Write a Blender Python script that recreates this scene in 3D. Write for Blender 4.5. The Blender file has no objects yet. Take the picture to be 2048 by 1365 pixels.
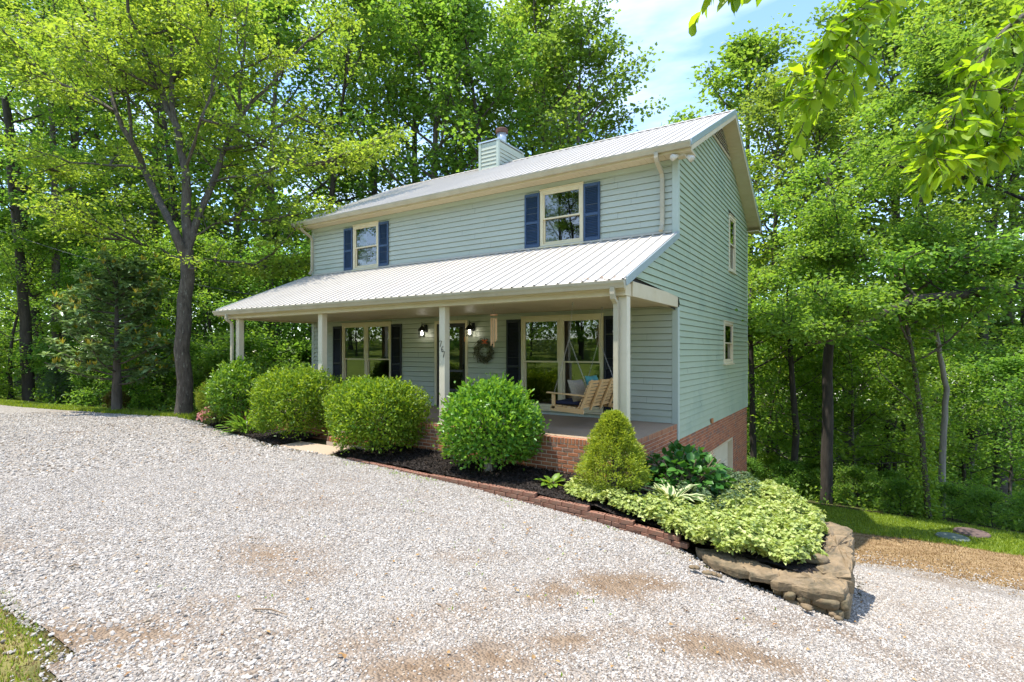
import bpy, math, random
import numpy as np
from mathutils import Vector, Matrix

sc = bpy.context.scene
col = sc.collection
rng = np.random.default_rng(11)
random.seed(5)
R = math.radians

# ------------------------------------------------------------------ camera
EYE = 2.05
YAW = 0.5767
CX, CY = 3.0766, -10.8031
cam = bpy.data.cameras.new('camera')
cam.sensor_width = 36
cam.lens = 36 * 1071.36 / 2048
cam.shift_y = (703.27 - 682.5) / 2048
cam.clip_start = 0.05
cam.clip_end = 3000
camo = bpy.data.objects.new('camera', cam)
col.objects.link(camo)
camo.location = (CX, CY, EYE)
camo.rotation_euler = (R(90), 0, YAW)
sc.camera = camo

# ------------------------------------------------------------------ sky, sun, exposure
SUN_TO = Vector((-0.29, -0.19, 1.0)).normalized()
world = bpy.data.worlds.new('World')
sc.world = world
world.use_nodes = True
nt = world.node_tree
nt.nodes.clear()
wo = nt.nodes.new('ShaderNodeOutputWorld')
bg = nt.nodes.new('ShaderNodeBackground')
bg.inputs['Strength'].default_value = 0.138
sky = nt.nodes.new('ShaderNodeTexSky')
sky.sky_type = 'NISHITA'
sky.sun_disc = False
sky.sun_elevation = math.asin(SUN_TO.z)
sky.sun_rotation = math.atan2(SUN_TO.x, SUN_TO.y)
sky.air_density = 1.0
sky.dust_density = 0.15
sky.ozone_density = 4.5
tc = nt.nodes.new('ShaderNodeTexCoord')
mp = nt.nodes.new('ShaderNodeMapping')
mp.inputs['Scale'].default_value = (1.1, 2.6, 5.0)
mp.inputs['Rotation'].default_value = (0.3, 0.2, 0.5)
nz = nt.nodes.new('ShaderNodeTexNoise')
nz.inputs['Scale'].default_value = 1.6
nz.inputs['Detail'].default_value = 7
nz.inputs['Roughness'].default_value = 0.55
cr = nt.nodes.new('ShaderNodeValToRGB')
cr.color_ramp.elements[0].position = 0.44
cr.color_ramp.elements[0].color = (0, 0, 0, 1)
cr.color_ramp.elements[1].position = 0.78
cr.color_ramp.elements[1].color = (0.75, 0.75, 0.75, 1)
mx = nt.nodes.new('ShaderNodeMix')
mx.data_type = 'RGBA'
mx.inputs[7].default_value = (5.0, 5.3, 5.9, 1)
nt.links.new(tc.outputs['Generated'], mp.inputs['Vector'])
nt.links.new(mp.outputs['Vector'], nz.inputs['Vector'])
nt.links.new(nz.outputs['Fac'], cr.inputs['Fac'])
nt.links.new(cr.outputs['Color'], mx.inputs[0])
nt.links.new(sky.outputs['Color'], mx.inputs[6])
nt.links.new(mx.outputs[2], bg.inputs['Color'])
nt.links.new(bg.outputs['Background'], wo.inputs['Surface'])

sl = bpy.data.lights.new('sun', 'SUN')
sl.energy = 2.65
sl.angle = R(0.55)
sl.color = (1.0, 0.955, 0.88)
so = bpy.data.objects.new('sun', sl)
col.objects.link(so)
so.location = (-20, -10, 40)
so.rotation_euler = SUN_TO.to_track_quat('Z', 'Y').to_euler()

sc.view_settings.view_transform = 'Standard'
sc.view_settings.look = 'None'
sc.view_settings.gamma = 1.0
sc.view_settings.exposure = 1.64
sc.view_settings.use_curve_mapping = False
sc.render.engine = 'CYCLES'
cy = sc.cycles
cy.max_bounces = 9
cy.diffuse_bounces = 6
cy.glossy_bounces = 3
cy.transmission_bounces = 6
cy.transparent_max_bounces = 6
cy.caustics_reflective = False
cy.caustics_refractive = False
cy.sample_clamp_indirect = 6
cy.use_denoising = True
try:
    cy.denoiser = 'OPENIMAGEDENOISE'
    cy.denoising_input_passes = 'RGB_ALBEDO_NORMAL'
except Exception:
    pass

# ------------------------------------------------------------------ helpers: pixels of the survey to points
SN, CS = math.sin(YAW), math.cos(YAW)
def at(px, py, t):
    u = (px - 1024) / 1071.36
    v = (703.27 - py) / 1071.36
    return np.array([CX + t * (-SN + u * CS), CY + t * (CS + u * SN), EYE + t * v])

# ------------------------------------------------------------------ helpers: materials
MAT = {}
def new_mat(name):
    m = bpy.data.materials.new(name)
    m.use_nodes = True
    n = m.node_tree
    n.nodes.clear()
    out = n.nodes.new('ShaderNodeOutputMaterial')
    MAT[name] = m
    return m, n, out

def pm(name, c1, c2=None, scale=8, rough=0.6, metal=0.0, bump=0.0, bscale=60, spec=0.4, stretch=(1, 1, 1), c3=None, c3scale=2.0, c3lo=0.55, c3hi=0.75):
    """Principled with two noise-mixed colours, optional third stain colour and a fine bump."""
    m, n, out = new_mat(name)
    p = n.nodes.new('ShaderNodeBsdfPrincipled')
    p.inputs['Roughness'].default_value = rough
    p.inputs['Metallic'].default_value = metal
    p.inputs['Specular IOR Level'].default_value = spec
    n.links.new(p.outputs[0], out.inputs[0])
    t = n.nodes.new('ShaderNodeTexCoord')
    mpn = n.nodes.new('ShaderNodeMapping')
    mpn.inputs['Scale'].default_value = stretch
    n.links.new(t.outputs['Object'], mpn.inputs['Vector'])
    src = None
    if c2 is None:
        p.inputs['Base Color'].default_value = (*c1, 1)
    else:
        nz = n.nodes.new('ShaderNodeTexNoise')
        nz.inputs['Scale'].default_value = scale
        nz.inputs['Detail'].default_value = 6
        nz.inputs['Roughness'].default_value = 0.65
        n.links.new(mpn.outputs[0], nz.inputs['Vector'])
        cr = n.nodes.new('ShaderNodeValToRGB')
        cr.color_ramp.elements[0].position = 0.32
        cr.color_ramp.elements[0].color = (*c1, 1)
        cr.color_ramp.elements[1].position = 0.68
        cr.color_ramp.elements[1].color = (*c2, 1)
        n.links.new(nz.outputs['Fac'], cr.inputs[0])
        src = cr.outputs[0]
        if c3 is not None:
            n3 = n.nodes.new('ShaderNodeTexNoise')
            n3.inputs['Scale'].default_value = c3scale
            n3.inputs['Detail'].default_value = 8
            n3.inputs['Roughness'].default_value = 0.7
            n.links.new(mpn.outputs[0], n3.inputs['Vector'])
            r3 = n.nodes.new('ShaderNodeValToRGB')
            r3.color_ramp.elements[0].position = c3lo
            r3.color_ramp.elements[0].color = (0, 0, 0, 1)
            r3.color_ramp.elements[1].position = c3hi
            r3.color_ramp.elements[1].color = (1, 1, 1, 1)
            n.links.new(n3.outputs['Fac'], r3.inputs[0])
            mm = n.nodes.new('ShaderNodeMix')
            mm.data_type = 'RGBA'
            n.links.new(r3.outputs[0], mm.inputs[0])
            n.links.new(src, mm.inputs[6])
            mm.inputs[7].default_value = (*c3, 1)
            src = mm.outputs[2]
        n.links.new(src, p.inputs['Base Color'])
    if bump > 0:
        nb = n.nodes.new('ShaderNodeTexNoise')
        nb.inputs['Scale'].default_value = bscale
        nb.inputs['Detail'].default_value = 5
        n.links.new(mpn.outputs[0], nb.inputs['Vector'])
        b = n.nodes.new('ShaderNodeBump')
        b.inputs['Strength'].default_value = bump
        b.inputs['Distance'].default_value = 0.02
        n.links.new(nb.outputs['Fac'], b.inputs['Height'])
        n.links.new(b.outputs[0], p.inputs['Normal'])
    return m

def leaf_mat(name, ca, cb, trans=0.35, tc_=None, rough=0.45, spec=0.35, edge=None):
    """Leaf: colour runs from ca to cb by a per-leaf number, plus light through the blade."""
    m, n, out = new_mat(name)
    a = n.nodes.new('ShaderNodeAttribute')
    a.attribute_name = 'rnd'
    mixc = n.nodes.new('ShaderNodeMix')
    mixc.data_type = 'RGBA'
    mixc.inputs[6].default_value = (*ca, 1)
    mixc.inputs[7].default_value = (*cb, 1)
    n.links.new(a.outputs['Fac'], mixc.inputs[0])
    src = mixc.outputs[2]
    if name in ('leaf_forest', 'leaf_poplar', 'leaf_under'):      # each tree has its own tone
        oi = n.nodes.new('ShaderNodeObjectInfo')
        tn = n.nodes.new('ShaderNodeMix'); tn.data_type = 'RGBA'
        tn.inputs[6].default_value = (0.82, 0.98, 0.95, 1); tn.inputs[7].default_value = (1.16, 1.08, 0.90, 1)
        n.links.new(oi.outputs['Random'], tn.inputs[0])
        mu = n.nodes.new('ShaderNodeMix'); mu.data_type = 'RGBA'; mu.blend_type = 'MULTIPLY'; mu.inputs[0].default_value = 1
        n.links.new(src, mu.inputs[6]); n.links.new(tn.outputs[2], mu.inputs[7]); src = mu.outputs[2]
    if edge is not None:
        e = n.nodes.new('ShaderNodeAttribute')
        e.attribute_name = 'edge'
        m2 = n.nodes.new('ShaderNodeMix')
        m2.data_type = 'RGBA'
        rr = n.nodes.new('ShaderNodeMath')
        rr.operation = 'GREATER_THAN'
        rr.inputs[1].default_value = 0.5
        n.links.new(e.outputs['Fac'], rr.inputs[0])
        n.links.new(rr.outputs[0], m2.inputs[0])
        n.links.new(src, m2.inputs[6])
        m2.inputs[7].default_value = (*edge, 1)
        src = m2.outputs[2]
    p = n.nodes.new('ShaderNodeBsdfPrincipled')
    p.inputs['Roughness'].default_value = rough
    p.inputs['Specular IOR Level'].default_value = spec
    n.links.new(src, p.inputs['Base Color'])
    tr = n.nodes.new('ShaderNodeBsdfTranslucent')
    g = n.nodes.new('ShaderNodeMix')
    g.data_type = 'RGBA'
    g.blend_type = 'MULTIPLY'
    g.inputs[0].default_value = 1
    n.links.new(src, g.inputs[6])
    g.inputs[7].default_value = (*(tc_ or (1.55, 1.42, 0.75)), 1)
    n.links.new(g.outputs[2], tr.inputs['Color'])
    ms = n.nodes.new('ShaderNodeMixShader')
    ms.inputs[0].default_value = trans
    n.links.new(p.outputs[0], ms.inputs[1])
    n.links.new(tr.outputs[0], ms.inputs[2])
    n.links.new(ms.outputs[0], out.inputs[0])
    return m

# ------------------------------------------------------------------ helpers: meshes and objects
def np_mesh(name, V, F, mat=None, rnd=None, edge=None, smooth=False):
    V = np.ascontiguousarray(V, dtype=np.float32)
    F = np.ascontiguousarray(F, dtype=np.int32)
    me = bpy.data.meshes.new(name)
    k = F.shape[1]
    me.vertices.add(len(V))
    me.vertices.foreach_set('co', V.ravel())
    me.loops.add(F.size)
    me.loops.foreach_set('vertex_index', F.ravel())
    me.polygons.add(len(F))
    me.polygons.foreach_set('loop_start', np.arange(0, F.size, k, dtype=np.int32))
    try:
        me.polygons.foreach_set('loop_total', np.full(len(F), k, dtype=np.int32))
    except Exception:
        pass
    if smooth:
        me.polygons.foreach_set('use_smooth', np.ones(len(F), dtype=bool))
    if rnd is not None:
        at_ = me.attributes.new('rnd', 'FLOAT', 'FACE')
        at_.data.foreach_set('value', np.ascontiguousarray(rnd, dtype=np.float32))
    if edge is not None:
        at_ = me.attributes.new('edge', 'FLOAT', 'POINT')
        at_.data.foreach_set('value', np.ascontiguousarray(edge, dtype=np.float32))
    me.update(calc_edges=True)
    if mat:
        me.materials.append(MAT[mat])
    return me

def obj(name, me, parent=None, loc=None):
    o = bpy.data.objects.new(name, me)
    col.objects.link(o)
    if parent is not None:
        o.parent = parent
    if loc is not None:
        o.location = loc
    return o

def tag(o, label=None, cat=None, group=None, kind=None):
    if label: o['label'] = label
    if cat: o['category'] = cat
    if group: o['group'] = group
    if kind: o['kind'] = kind
    return o

def thing(name, label, cat, loc=(0, 0, 0), rz=0, group=None):
    o = bpy.data.objects.new(name, None)
    o.empty_display_size = 0.2
    col.objects.link(o)
    o.location = loc
    o.rotation_euler = (0, 0, rz)
    return tag(o, label, cat, group)

class MB:
    def __init__(s):
        s.v = []; s.f = []
    def quad(s, a, b, c, d):
        i = len(s.v); s.v += [a, b, c, d]; s.f.append((i, i + 1, i + 2, i + 3)); return s
    def poly(s, pts):
        i = len(s.v); s.v += list(pts); s.f.append(tuple(range(i, i + len(pts)))); return s
    def box(s, x0, x1, y0, y1, z0, z1):
        i = len(s.v)
        s.v += [(x0, y0, z0), (x1, y0, z0), (x1, y1, z0), (x0, y1, z0), (x0, y0, z1), (x1, y0, z1), (x1, y1, z1), (x0, y1, z1)]
        s.f += [(i, i + 3, i + 2, i + 1), (i + 4, i + 5, i + 6, i + 7), (i, i + 1, i + 5, i + 4), (i + 1, i + 2, i + 6, i + 5), (i + 2, i + 3, i + 7, i + 6), (i + 3, i, i + 4, i + 7)]
        return s
    def hexa(s, P):
        """eight corners, bottom four then top four, each counter-clockwise from above"""
        i = len(s.v); s.v += [tuple(p) for p in P]
        s.f += [(i, i + 3, i + 2, i + 1), (i + 4, i + 5, i + 6, i + 7), (i, i + 1, i + 5, i + 4), (i + 1, i + 2, i + 6, i + 5), (i + 2, i + 3, i + 7, i + 6), (i + 3, i, i + 4, i + 7)]
        return s
    def bar(s, a, b, w, h, up=(0, 0, 1)):
        a = Vector(a); b = Vector(b); d = (b - a).normalized()
        up = Vector(up)
        if abs(d.dot(up)) > 0.95: up = Vector((0, 1, 0))
        sd = d.cross(up).normalized(); u = sd.cross(d)
        P = []
        for k in (-1, 1):
            for e, sg in ((a, -1), (b, -1), (b, 1), (a, 1)):
                P.append(e + sd * (w / 2) * sg + u * (h / 2) * k)
        return s.hexa(P)
    def tube(s, pts, rad, n=6, caps=True):
        pts = [Vector(p) for p in pts]
        if not hasattr(rad, '__len__'): rad = [rad] * len(pts)
        base = len(s.v)
        prev = None
        for i, p in enumerate(pts):
            d = (pts[min(i + 1, len(pts) - 1)] - pts[max(i - 1, 0)])
            d = d.normalized() if d.length > 1e-9 else Vector((0, 0, 1))
            ref = prev if prev is not None else (Vector((1, 0, 0)) if abs(d.x) < 0.8 else Vector((0, 1, 0)))
            sd = d.cross(ref).normalized(); u = sd.cross(d).normalized()
            prev = u
            for k in range(n):
                an = 2 * math.pi * k / n
                s.v.append(tuple(p + (u * math.cos(an) + sd * math.sin(an)) * rad[i]))
        for i in range(len(pts) - 1):
            for k in range(n):
                a = base + i * n + k; b = base + i * n + (k + 1) % n
                s.f.append((a, a + n, b + n, b))
        if caps:
            s.f.append(tuple(base + k for k in range(n)))
            s.f.append(tuple(base + (len(pts) - 1) * n + k for k in reversed(range(n))))
        return s
    def lathe(s, prof, c=(0, 0, 0), n=16):
        base = len(s.v)
        for r, z in prof:
            for k in range(n):
                a = 2 * math.pi * k / n
                s.v.append((c[0] + r * math.cos(a), c[1] + r * math.sin(a), c[2] + z))
        for i in range(len(prof) - 1):
            for k in range(n):
                a = base + i * n + k; b = base + i * n + (k + 1) % n
                s.f.append((a, b, b + n, a + n))
        s.f.append(tuple(base + k for k in reversed(range(n))))
        s.f.append(tuple(base + (len(prof) - 1) * n + k for k in range(n)))
        return s
    def mesh(s, name, mat, smooth=False):
        me = bpy.data.meshes.new(name)
        me.from_pydata([tuple(v) for v in s.v], [], s.f)
        if mat: me.materials.append(MAT[mat])
        if smooth:
            me.polygons.foreach_set('use_smooth', np.ones(len(me.polygons), dtype=bool))
        me.update()
        return me
    def build(s, name, mat, parent=None, smooth=False, bevel=0.0, loc=None):
        o = obj(name, s.mesh(name, mat, smooth), parent, loc)
        if bevel > 0:
            b = o.modifiers.new('bevel', 'BEVEL')
            b.width = bevel; b.segments = 1; b.limit_method = 'ANGLE'
        return o

def chamfer_box(name, mat, sx, sy, sz, c, jit=0.0, seed=0):
    """a box with chamfered edges, 44 triangles, centred; for bricks"""
    r = random.Random(seed)
    V = []; idx = {}
    for ax in range(3):
        for gx in (-1, 1):
            for gy in (-1, 1):
                for gz in (-1, 1):
                    g = (gx, gy, gz)
                    h = [sx / 2, sy / 2, sz / 2]
                    p = [g[k] * (h[k] - (0 if k == ax else c)) for k in range(3)]
                    idx[(ax, gx, gy, gz)] = len(V)
                    V.append(tuple(v + r.uniform(-jit, jit) for v in p))
    F = []
    S = (-1, 1)
    for ax in range(3):
        o1, o2 = [k for k in range(3) if k != ax]
        for sg in S:
            q = []
            for (a, b) in ((-1, -1), (1, -1), (1, 1), (-1, 1)):
                g = [0, 0, 0]; g[ax] = sg; g[o1] = a; g[o2] = b
                q.append(idx[(ax, *g)])
            F.append(tuple(q))
    for ax in range(3):
        o1, o2 = [k for k in range(3) if k != ax]
        for a in S:
            for b in S:
                q = []
                for (fa, sg) in ((o1, -1), (o1, 1), (o2, 1), (o2, -1)):
                    g = [0, 0, 0]; g[o1] = a; g[o2] = b; g[ax] = sg
                    q.append(idx[(fa, *g)])
                F.append(tuple(q))
    for g in [(a, b, c_) for a in S for b in S for c_ in S]:
        F.append(tuple(idx[(ax, *g)] for ax in range(3)))
    me = bpy.data.meshes.new(name)
    me.from_pydata(V, [], F)
    import bmesh
    bm = bmesh.new(); bm.from_mesh(me); bmesh.ops.recalc_face_normals(bm, faces=bm.faces); bm.to_mesh(me); bm.free()
    me.materials.append(MAT[mat])
    return me

def unit(a):
    return a / np.maximum(np.linalg.norm(a, axis=-1, keepdims=True), 1e-9)

def leaf_mesh(name, P, D, N, L, W, mat, rnd=None, fold=0.25, droop=0.0):
    """two-triangle folded leaves: bases P, directions D, up-normals N, lengths L, widths W"""
    n = len(P)
    L = np.broadcast_to(L, (n,))[:, None]; W = np.broadcast_to(W, (n,))[:, None]
    D = unit(D); S = unit(np.cross(D, N)); U = np.cross(S, D)
    mid = P + D * L * 0.45
    A = mid + S * W * 0.5 + U * W * fold
    B = mid - S * W * 0.5 + U * W * fold
    T = P + D * L - U * L * droop
    V = np.stack([P, A, T, B], 1).reshape(-1, 3)
    i = np.arange(n) * 4
    F = np.stack([np.stack([i, i + 1, i + 2], 1), np.stack([i, i + 2, i + 3], 1)], 1).reshape(-1, 3)
    if rnd is None: rnd = rng.random(n)
    return np_mesh(name, V, F, mat, np.repeat(np.clip(rnd, 0, 1), 2))

def leaf_mesh_fine(name, P, D, N, L, W, mat, rnd=None, fold=0.18, droop=0.25, edge=False, prof=(0.0, 0.62, 1.0, 0.78, 0.0), xs=(0.0, 0.18, 0.42, 0.74, 1.0)):
    """nearer leaves: five stations along the midrib, curved and folded, 12 triangles"""
    n = len(P); k = len(xs)
    L = np.broadcast_to(L, (n,))[:, None]; W = np.broadcast_to(W, (n,))[:, None]
    D = unit(D); S = unit(np.cross(D, N)); U = np.cross(S, D)
    rows = []
    ed = []
    for x, w in zip(xs, prof):
        c = P + D * L * x * (1 - 0.12 * droop * x) - U * L * droop * x * x
        h = W * 0.5 * w
        rows += [c + S * h + U * h * fold * 2, c, c - S * h + U * h * fold * 2]
        ed += [1.0, 0.0, 1.0]
    V = np.stack(rows, 1).reshape(-1, 3)
    base = (np.arange(n) * 3 * k)[:, None]
    F = []
    for j in range(k - 1):
        a = 3 * j
        F += [[a, a + 3, a + 4, a + 1], [a + 1, a + 4, a + 5, a + 2]]
    F = np.array(F)
    FF = (base[:, :, None] + F[None]).reshape(-1, 4)
    if rnd is None: rnd = rng.random(n)
    return np_mesh(name, V, FF, mat, np.repeat(np.clip(rnd, 0, 1), len(F)), np.tile(ed, n) if edge else None, smooth=True)

# value noise for masks and shapes
_perm = np.random.default_rng(3).random((256, 256))
def vnoise(x, y):
    xi = np.floor(x).astype(int); yi = np.floor(y).astype(int)
    fx = x - xi; fy = y - yi
    fx = fx * fx * (3 - 2 * fx); fy = fy * fy * (3 - 2 * fy)
    g = lambda a, b: _perm[a % 256, b % 256]
    return (g(xi, yi) * (1 - fx) + g(xi + 1, yi) * fx) * (1 - fy) + (g(xi, yi + 1) * (1 - fx) + g(xi + 1, yi + 1) * fx) * fy
def fbm(x, y, o=4):
    s = 0; a = 0.5; t = 0
    for k in range(o):
        s = s + a * vnoise(x * 2 ** k + 17.3 * k, y * 2 ** k + 5.1 * k); t += a; a *= 0.5
    return s / t

def in_poly(x, y, poly):
    x = np.asarray(x); y = np.asarray(y)
    r = np.zeros(x.shape, bool)
    n = len(poly)
    for i in range(n):
        x0, y0 = poly[i]; x1, y1 = poly[(i + 1) % n]
        if y0 == y1: continue
        c = ((y0 > y) != (y1 > y)) & (x < (x1 - x0) * (y - y0) / (y1 - y0) + x0)
        r ^= c
    return r

# ------------------------------------------------------------------ materials
pm('siding', (0.400, 0.425, 0.345), (0.430, 0.455, 0.375), scale=1.2, rough=0.42, bump=0.04, bscale=30, stretch=(1, 1, 3), c3=(0.29, 0.35, 0.29), c3scale=1.1, c3lo=0.56, c3hi=0.85)
pm('siding_shade_tone', (0.350, 0.410, 0.285), (0.380, 0.440, 0.315), scale=1.2, rough=0.45, bump=0.04, bscale=30, c3=(0.23, 0.31, 0.235), c3scale=0.9, c3lo=0.5, c3hi=0.8)  # siding with the gable wall's shade put into its colours; dirt stains too
pm('trim_blue', (0.42, 0.47, 0.40), (0.45, 0.50, 0.43), scale=2, rough=0.4)
pm('cream', (0.55, 0.455, 0.29), (0.61, 0.52, 0.36), scale=3, rough=0.5, bump=0.03)
pm('cream_post', (0.60, 0.53, 0.39), (0.66, 0.59, 0.45), scale=2.5, rough=0.5, bump=0.03)
pm('gutter', (0.38, 0.335, 0.235), (0.47, 0.42, 0.31), scale=2.2, rough=0.4, c3=(0.34, 0.30, 0.22), c3scale=2.4, c3lo=0.58, c3hi=0.8, stretch=(1, 1, 1))
pm('window_wood', (0.62, 0.53, 0.34), (0.68, 0.60, 0.42), scale=5, rough=0.5)
pm('roof_metal', (0.455, 0.415, 0.36), (0.50, 0.46, 0.40), scale=0.9, rough=0.5, metal=0.0, spec=0.3, c3=(0.28, 0.22, 0.18), c3scale=14, c3lo=0.69, c3hi=0.74)
pm('rake_metal', (0.34, 0.40, 0.42), (0.42, 0.48, 0.50), scale=2, rough=0.35, metal=0.4)
pm('rib_end', (0.03, 0.028, 0.025), rough=0.9)
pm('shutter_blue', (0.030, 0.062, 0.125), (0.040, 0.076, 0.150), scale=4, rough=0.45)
pm('shutter_blue_shaded', (0.010, 0.012, 0.020), (0.015, 0.018, 0.030), scale=4, rough=0.45)  # navy shutter copy, darkened by colour for the shade under the porch
pm('ceiling_board', (0.54, 0.44, 0.28), (0.60, 0.50, 0.34), scale=1.5, rough=0.45)
pm('black_metal', (0.012, 0.012, 0.013), rough=0.4, metal=0.2)
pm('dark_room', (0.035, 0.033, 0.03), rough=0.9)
pm('curtain', (0.55, 0.57, 0.58), (0.68, 0.69, 0.70), scale=3, rough=0.9, stretch=(9, 9, 0.2))
pm('door_dark', (0.020, 0.018, 0.020), (0.030, 0.027, 0.028), scale=5, rough=0.4)
pm('door_rail', (0.075, 0.075, 0.085), rough=0.45)
pm('slab', (0.28, 0.195, 0.12), (0.39, 0.29, 0.19), scale=70, rough=0.85, bump=0.3, bscale=160, c3=(0.20, 0.15, 0.10), c3scale=1.3, c3lo=0.5, c3hi=0.8)
pm('walk', (0.34, 0.25, 0.165), (0.42, 0.325, 0.225), scale=40, rough=0.9, bump=0.25, bscale=160, c3=(0.27, 0.20, 0.12), c3scale=2)
pm('mortar', (0.47, 0.36, 0.27), (0.55, 0.44, 0.34), scale=30, rough=0.95, bump=0.2)
BRICKS = []
for i, (a, b) in enumerate([((0.33, 0.115, 0.050), (0.40, 0.15, 0.070)), ((0.38, 0.14, 0.060), (0.43, 0.175, 0.085)), ((0.27, 0.09, 0.042), (0.34, 0.12, 0.058)), ((0.18, 0.095, 0.065), (0.27, 0.14, 0.09)), ((0.35, 0.155, 0.080), (0.30, 0.105, 0.050))]):
    pm('brick_%d' % i, a, b, scale=22, rough=0.9, bump=0.3, bscale=90)
    BRICKS.append('brick_%d' % i)
pm('edging_brick', (0.21, 0.095, 0.058), (0.31, 0.155, 0.10), scale=14, rough=0.9, bump=0.35, bscale=90, c3=(0.17, 0.12, 0.08), c3scale=6, c3lo=0.52, c3hi=0.7)
pm('galvanised', (0.45, 0.50, 0.54), (0.58, 0.62, 0.66), scale=8, rough=0.35, metal=0.5)
pm('rusty_cap', (0.09, 0.04, 0.028), (0.15, 0.07, 0.05), scale=20, rough=0.7)
pm('swing_wood', (0.50, 0.30, 0.12), (0.60, 0.39, 0.18), scale=14, rough=0.6, stretch=(1, 8, 8), bump=0.1)
pm('chain', (0.35, 0.33, 0.30), rough=0.45, metal=0.7)
pm('navy_cloth', (0.012, 0.015, 0.035), rough=0.95)
pm('pillow_pattern', (0.34, 0.28, 0.19), (0.20, 0.18, 0.14), scale=38, rough=0.95)
pm('pillow_teal', (0.05, 0.19, 0.18), (0.08, 0.25, 0.23), scale=10, rough=0.95)
pm('chime_wood', (0.55, 0.27, 0.13), (0.62, 0.33, 0.18), scale=20, rough=0.5)
pm('copper', (0.62, 0.36, 0.20), rough=0.35, metal=0.6)
pm('digits', (0.10, 0.10, 0.095), rough=0.4, metal=0.5)
pm('orange_ribbon', (0.70, 0.16, 0.07), rough=0.8)
pm('light_white', (0.62, 0.58, 0.50), rough=0.4)
pm('stone', (0.14, 0.098, 0.052), (0.26, 0.185, 0.105), scale=7, rough=0.95, bump=1.0, bscale=15, c3=(0.12, 0.105, 0.06), c3scale=3.5, c3lo=0.48, c3hi=0.68)
pm('stone_cap', (0.17, 0.120, 0.064), (0.30, 0.215, 0.125), scale=6, rough=0.95, bump=1.0, bscale=16, c3=(0.085, 0.072, 0.042), c3scale=2.6, c3lo=0.46, c3hi=0.66)
pm('bark', (0.060, 0.047, 0.036), (0.15, 0.125, 0.10), scale=9, rough=0.95, bump=1.0, bscale=20, stretch=(1, 1, 0.22))
pm('bark_pale', (0.17, 0.145, 0.115), (0.30, 0.27, 0.225), scale=6, rough=0.95, bump=0.7, bscale=18, stretch=(1, 1, 0.3))
pm('bark_dark', (0.030, 0.024, 0.018), (0.075, 0.06, 0.046), scale=8, rough=0.95, bump=0.8, bscale=20, stretch=(1, 1, 0.25))
pm('lichen_bark', (0.045, 0.035, 0.026), (0.12, 0.098, 0.074), scale=12, rough=0.95, bump=1.0, bscale=18, stretch=(1, 1, 0.3), c3=(0.20, 0.195, 0.145), c3scale=16, c3lo=0.57, c3hi=0.66)
pm('mulch', (0.010, 0.008, 0.007), (0.045, 0.034, 0.027), scale=45, rough=0.95, bump=0.9, bscale=70)
pm('chip', (0.014, 0.010, 0.009), (0.07, 0.05, 0.04), scale=9, rough=0.9)
pm('lid_green', (0.105, 0.135, 0.105), (0.15, 0.175, 0.14), scale=5, rough=0.7, bump=0.2)
pm('lid_brown', (0.10, 0.066, 0.055), (0.14, 0.092, 0.076), scale=5, rough=0.8, bump=0.2)
pm('dry_stick', (0.20, 0.14, 0.09), (0.28, 0.20, 0.13), scale=12, rough=0.9)
pm('garage_door', (0.62, 0.54, 0.38), (0.66, 0.58, 0.43), scale=2, rough=0.5)
pm('rust_box', (0.36, 0.15, 0.05), (0.45, 0.20, 0.08), scale=12, rough=0.7)
pm('cable', (0.05, 0.05, 0.055), rough=0.5)

# glass pane: dark see-through with mirror-like skin
m, n, out = new_mat('glass')
gl = n.nodes.new('ShaderNodeBsdfGlossy'); gl.inputs['Roughness'].default_value = 0.0; gl.inputs['Color'].default_value = (0.95, 0.97, 0.96, 1)
tr = n.nodes.new('ShaderNodeBsdfTransparent'); tr.inputs['Color'].default_value = (0.72, 0.76, 0.74, 1)
fr = n.nodes.new('ShaderNodeFresnel'); fr.inputs['IOR'].default_value = 2.3
ms = n.nodes.new('ShaderNodeMixShader')
n.links.new(fr.outputs[0], ms.inputs[0]); n.links.new(tr.outputs[0], ms.inputs[1]); n.links.new(gl.outputs[0], ms.inputs[2]); n.links.new(ms.outputs[0], out.inputs[0])
# thin clear lantern glass
m, n, out = new_mat('lantern_glass')
gl = n.nodes.new('ShaderNodeBsdfGlossy'); gl.inputs['Roughness'].default_value = 0.05
tr = n.nodes.new('ShaderNodeBsdfTransparent'); tr.inputs['Color'].default_value = (0.9, 0.92, 0.92, 1)
ms = n.nodes.new('ShaderNodeMixShader'); ms.inputs[0].default_value = 0.10
n.links.new(tr.outputs[0], ms.inputs[1]); n.links.new(gl.outputs[0], ms.inputs[2]); n.links.new(ms.outputs[0], out.inputs[0])
m, n, out = new_mat('bulb')
em = n.nodes.new('ShaderNodeEmission'); em.inputs['Color'].default_value = (1, 0.93, 0.80, 1); em.inputs['Strength'].default_value = 14
n.links.new(em.outputs[0], out.inputs[0])

# leaves
leaf_mat('leaf_forest', (0.105, 0.205, 0.034), (0.245, 0.365, 0.064), trans=0.56)
leaf_mat('leaf_poplar', (0.11, 0.195, 0.04), (0.25, 0.345, 0.076), trans=0.53)
leaf_mat('leaf_maple', (0.16, 0.265, 0.034), (0.32, 0.41, 0.06), trans=0.56)
leaf_mat('leaf_under', (0.105, 0.215, 0.036), (0.25, 0.385, 0.066), trans=0.6)
leaf_mat('leaf_branch', (0.14, 0.27, 0.022), (0.29, 0.42, 0.036), trans=0.60, tc_=(1.8, 1.6, 0.45))
leaf_mat('leaf_box', (0.070, 0.170, 0.012), (0.310, 0.420, 0.030), trans=0.4)
leaf_mat('leaf_holly', (0.05, 0.175, 0.018), (0.23, 0.41, 0.036), trans=0.35, rough=0.38, spec=0.35)
leaf_mat('leaf_privet', (0.075, 0.19, 0.018), (0.22, 0.35, 0.036), trans=0.42, rough=0.35, spec=0.5)
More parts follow.
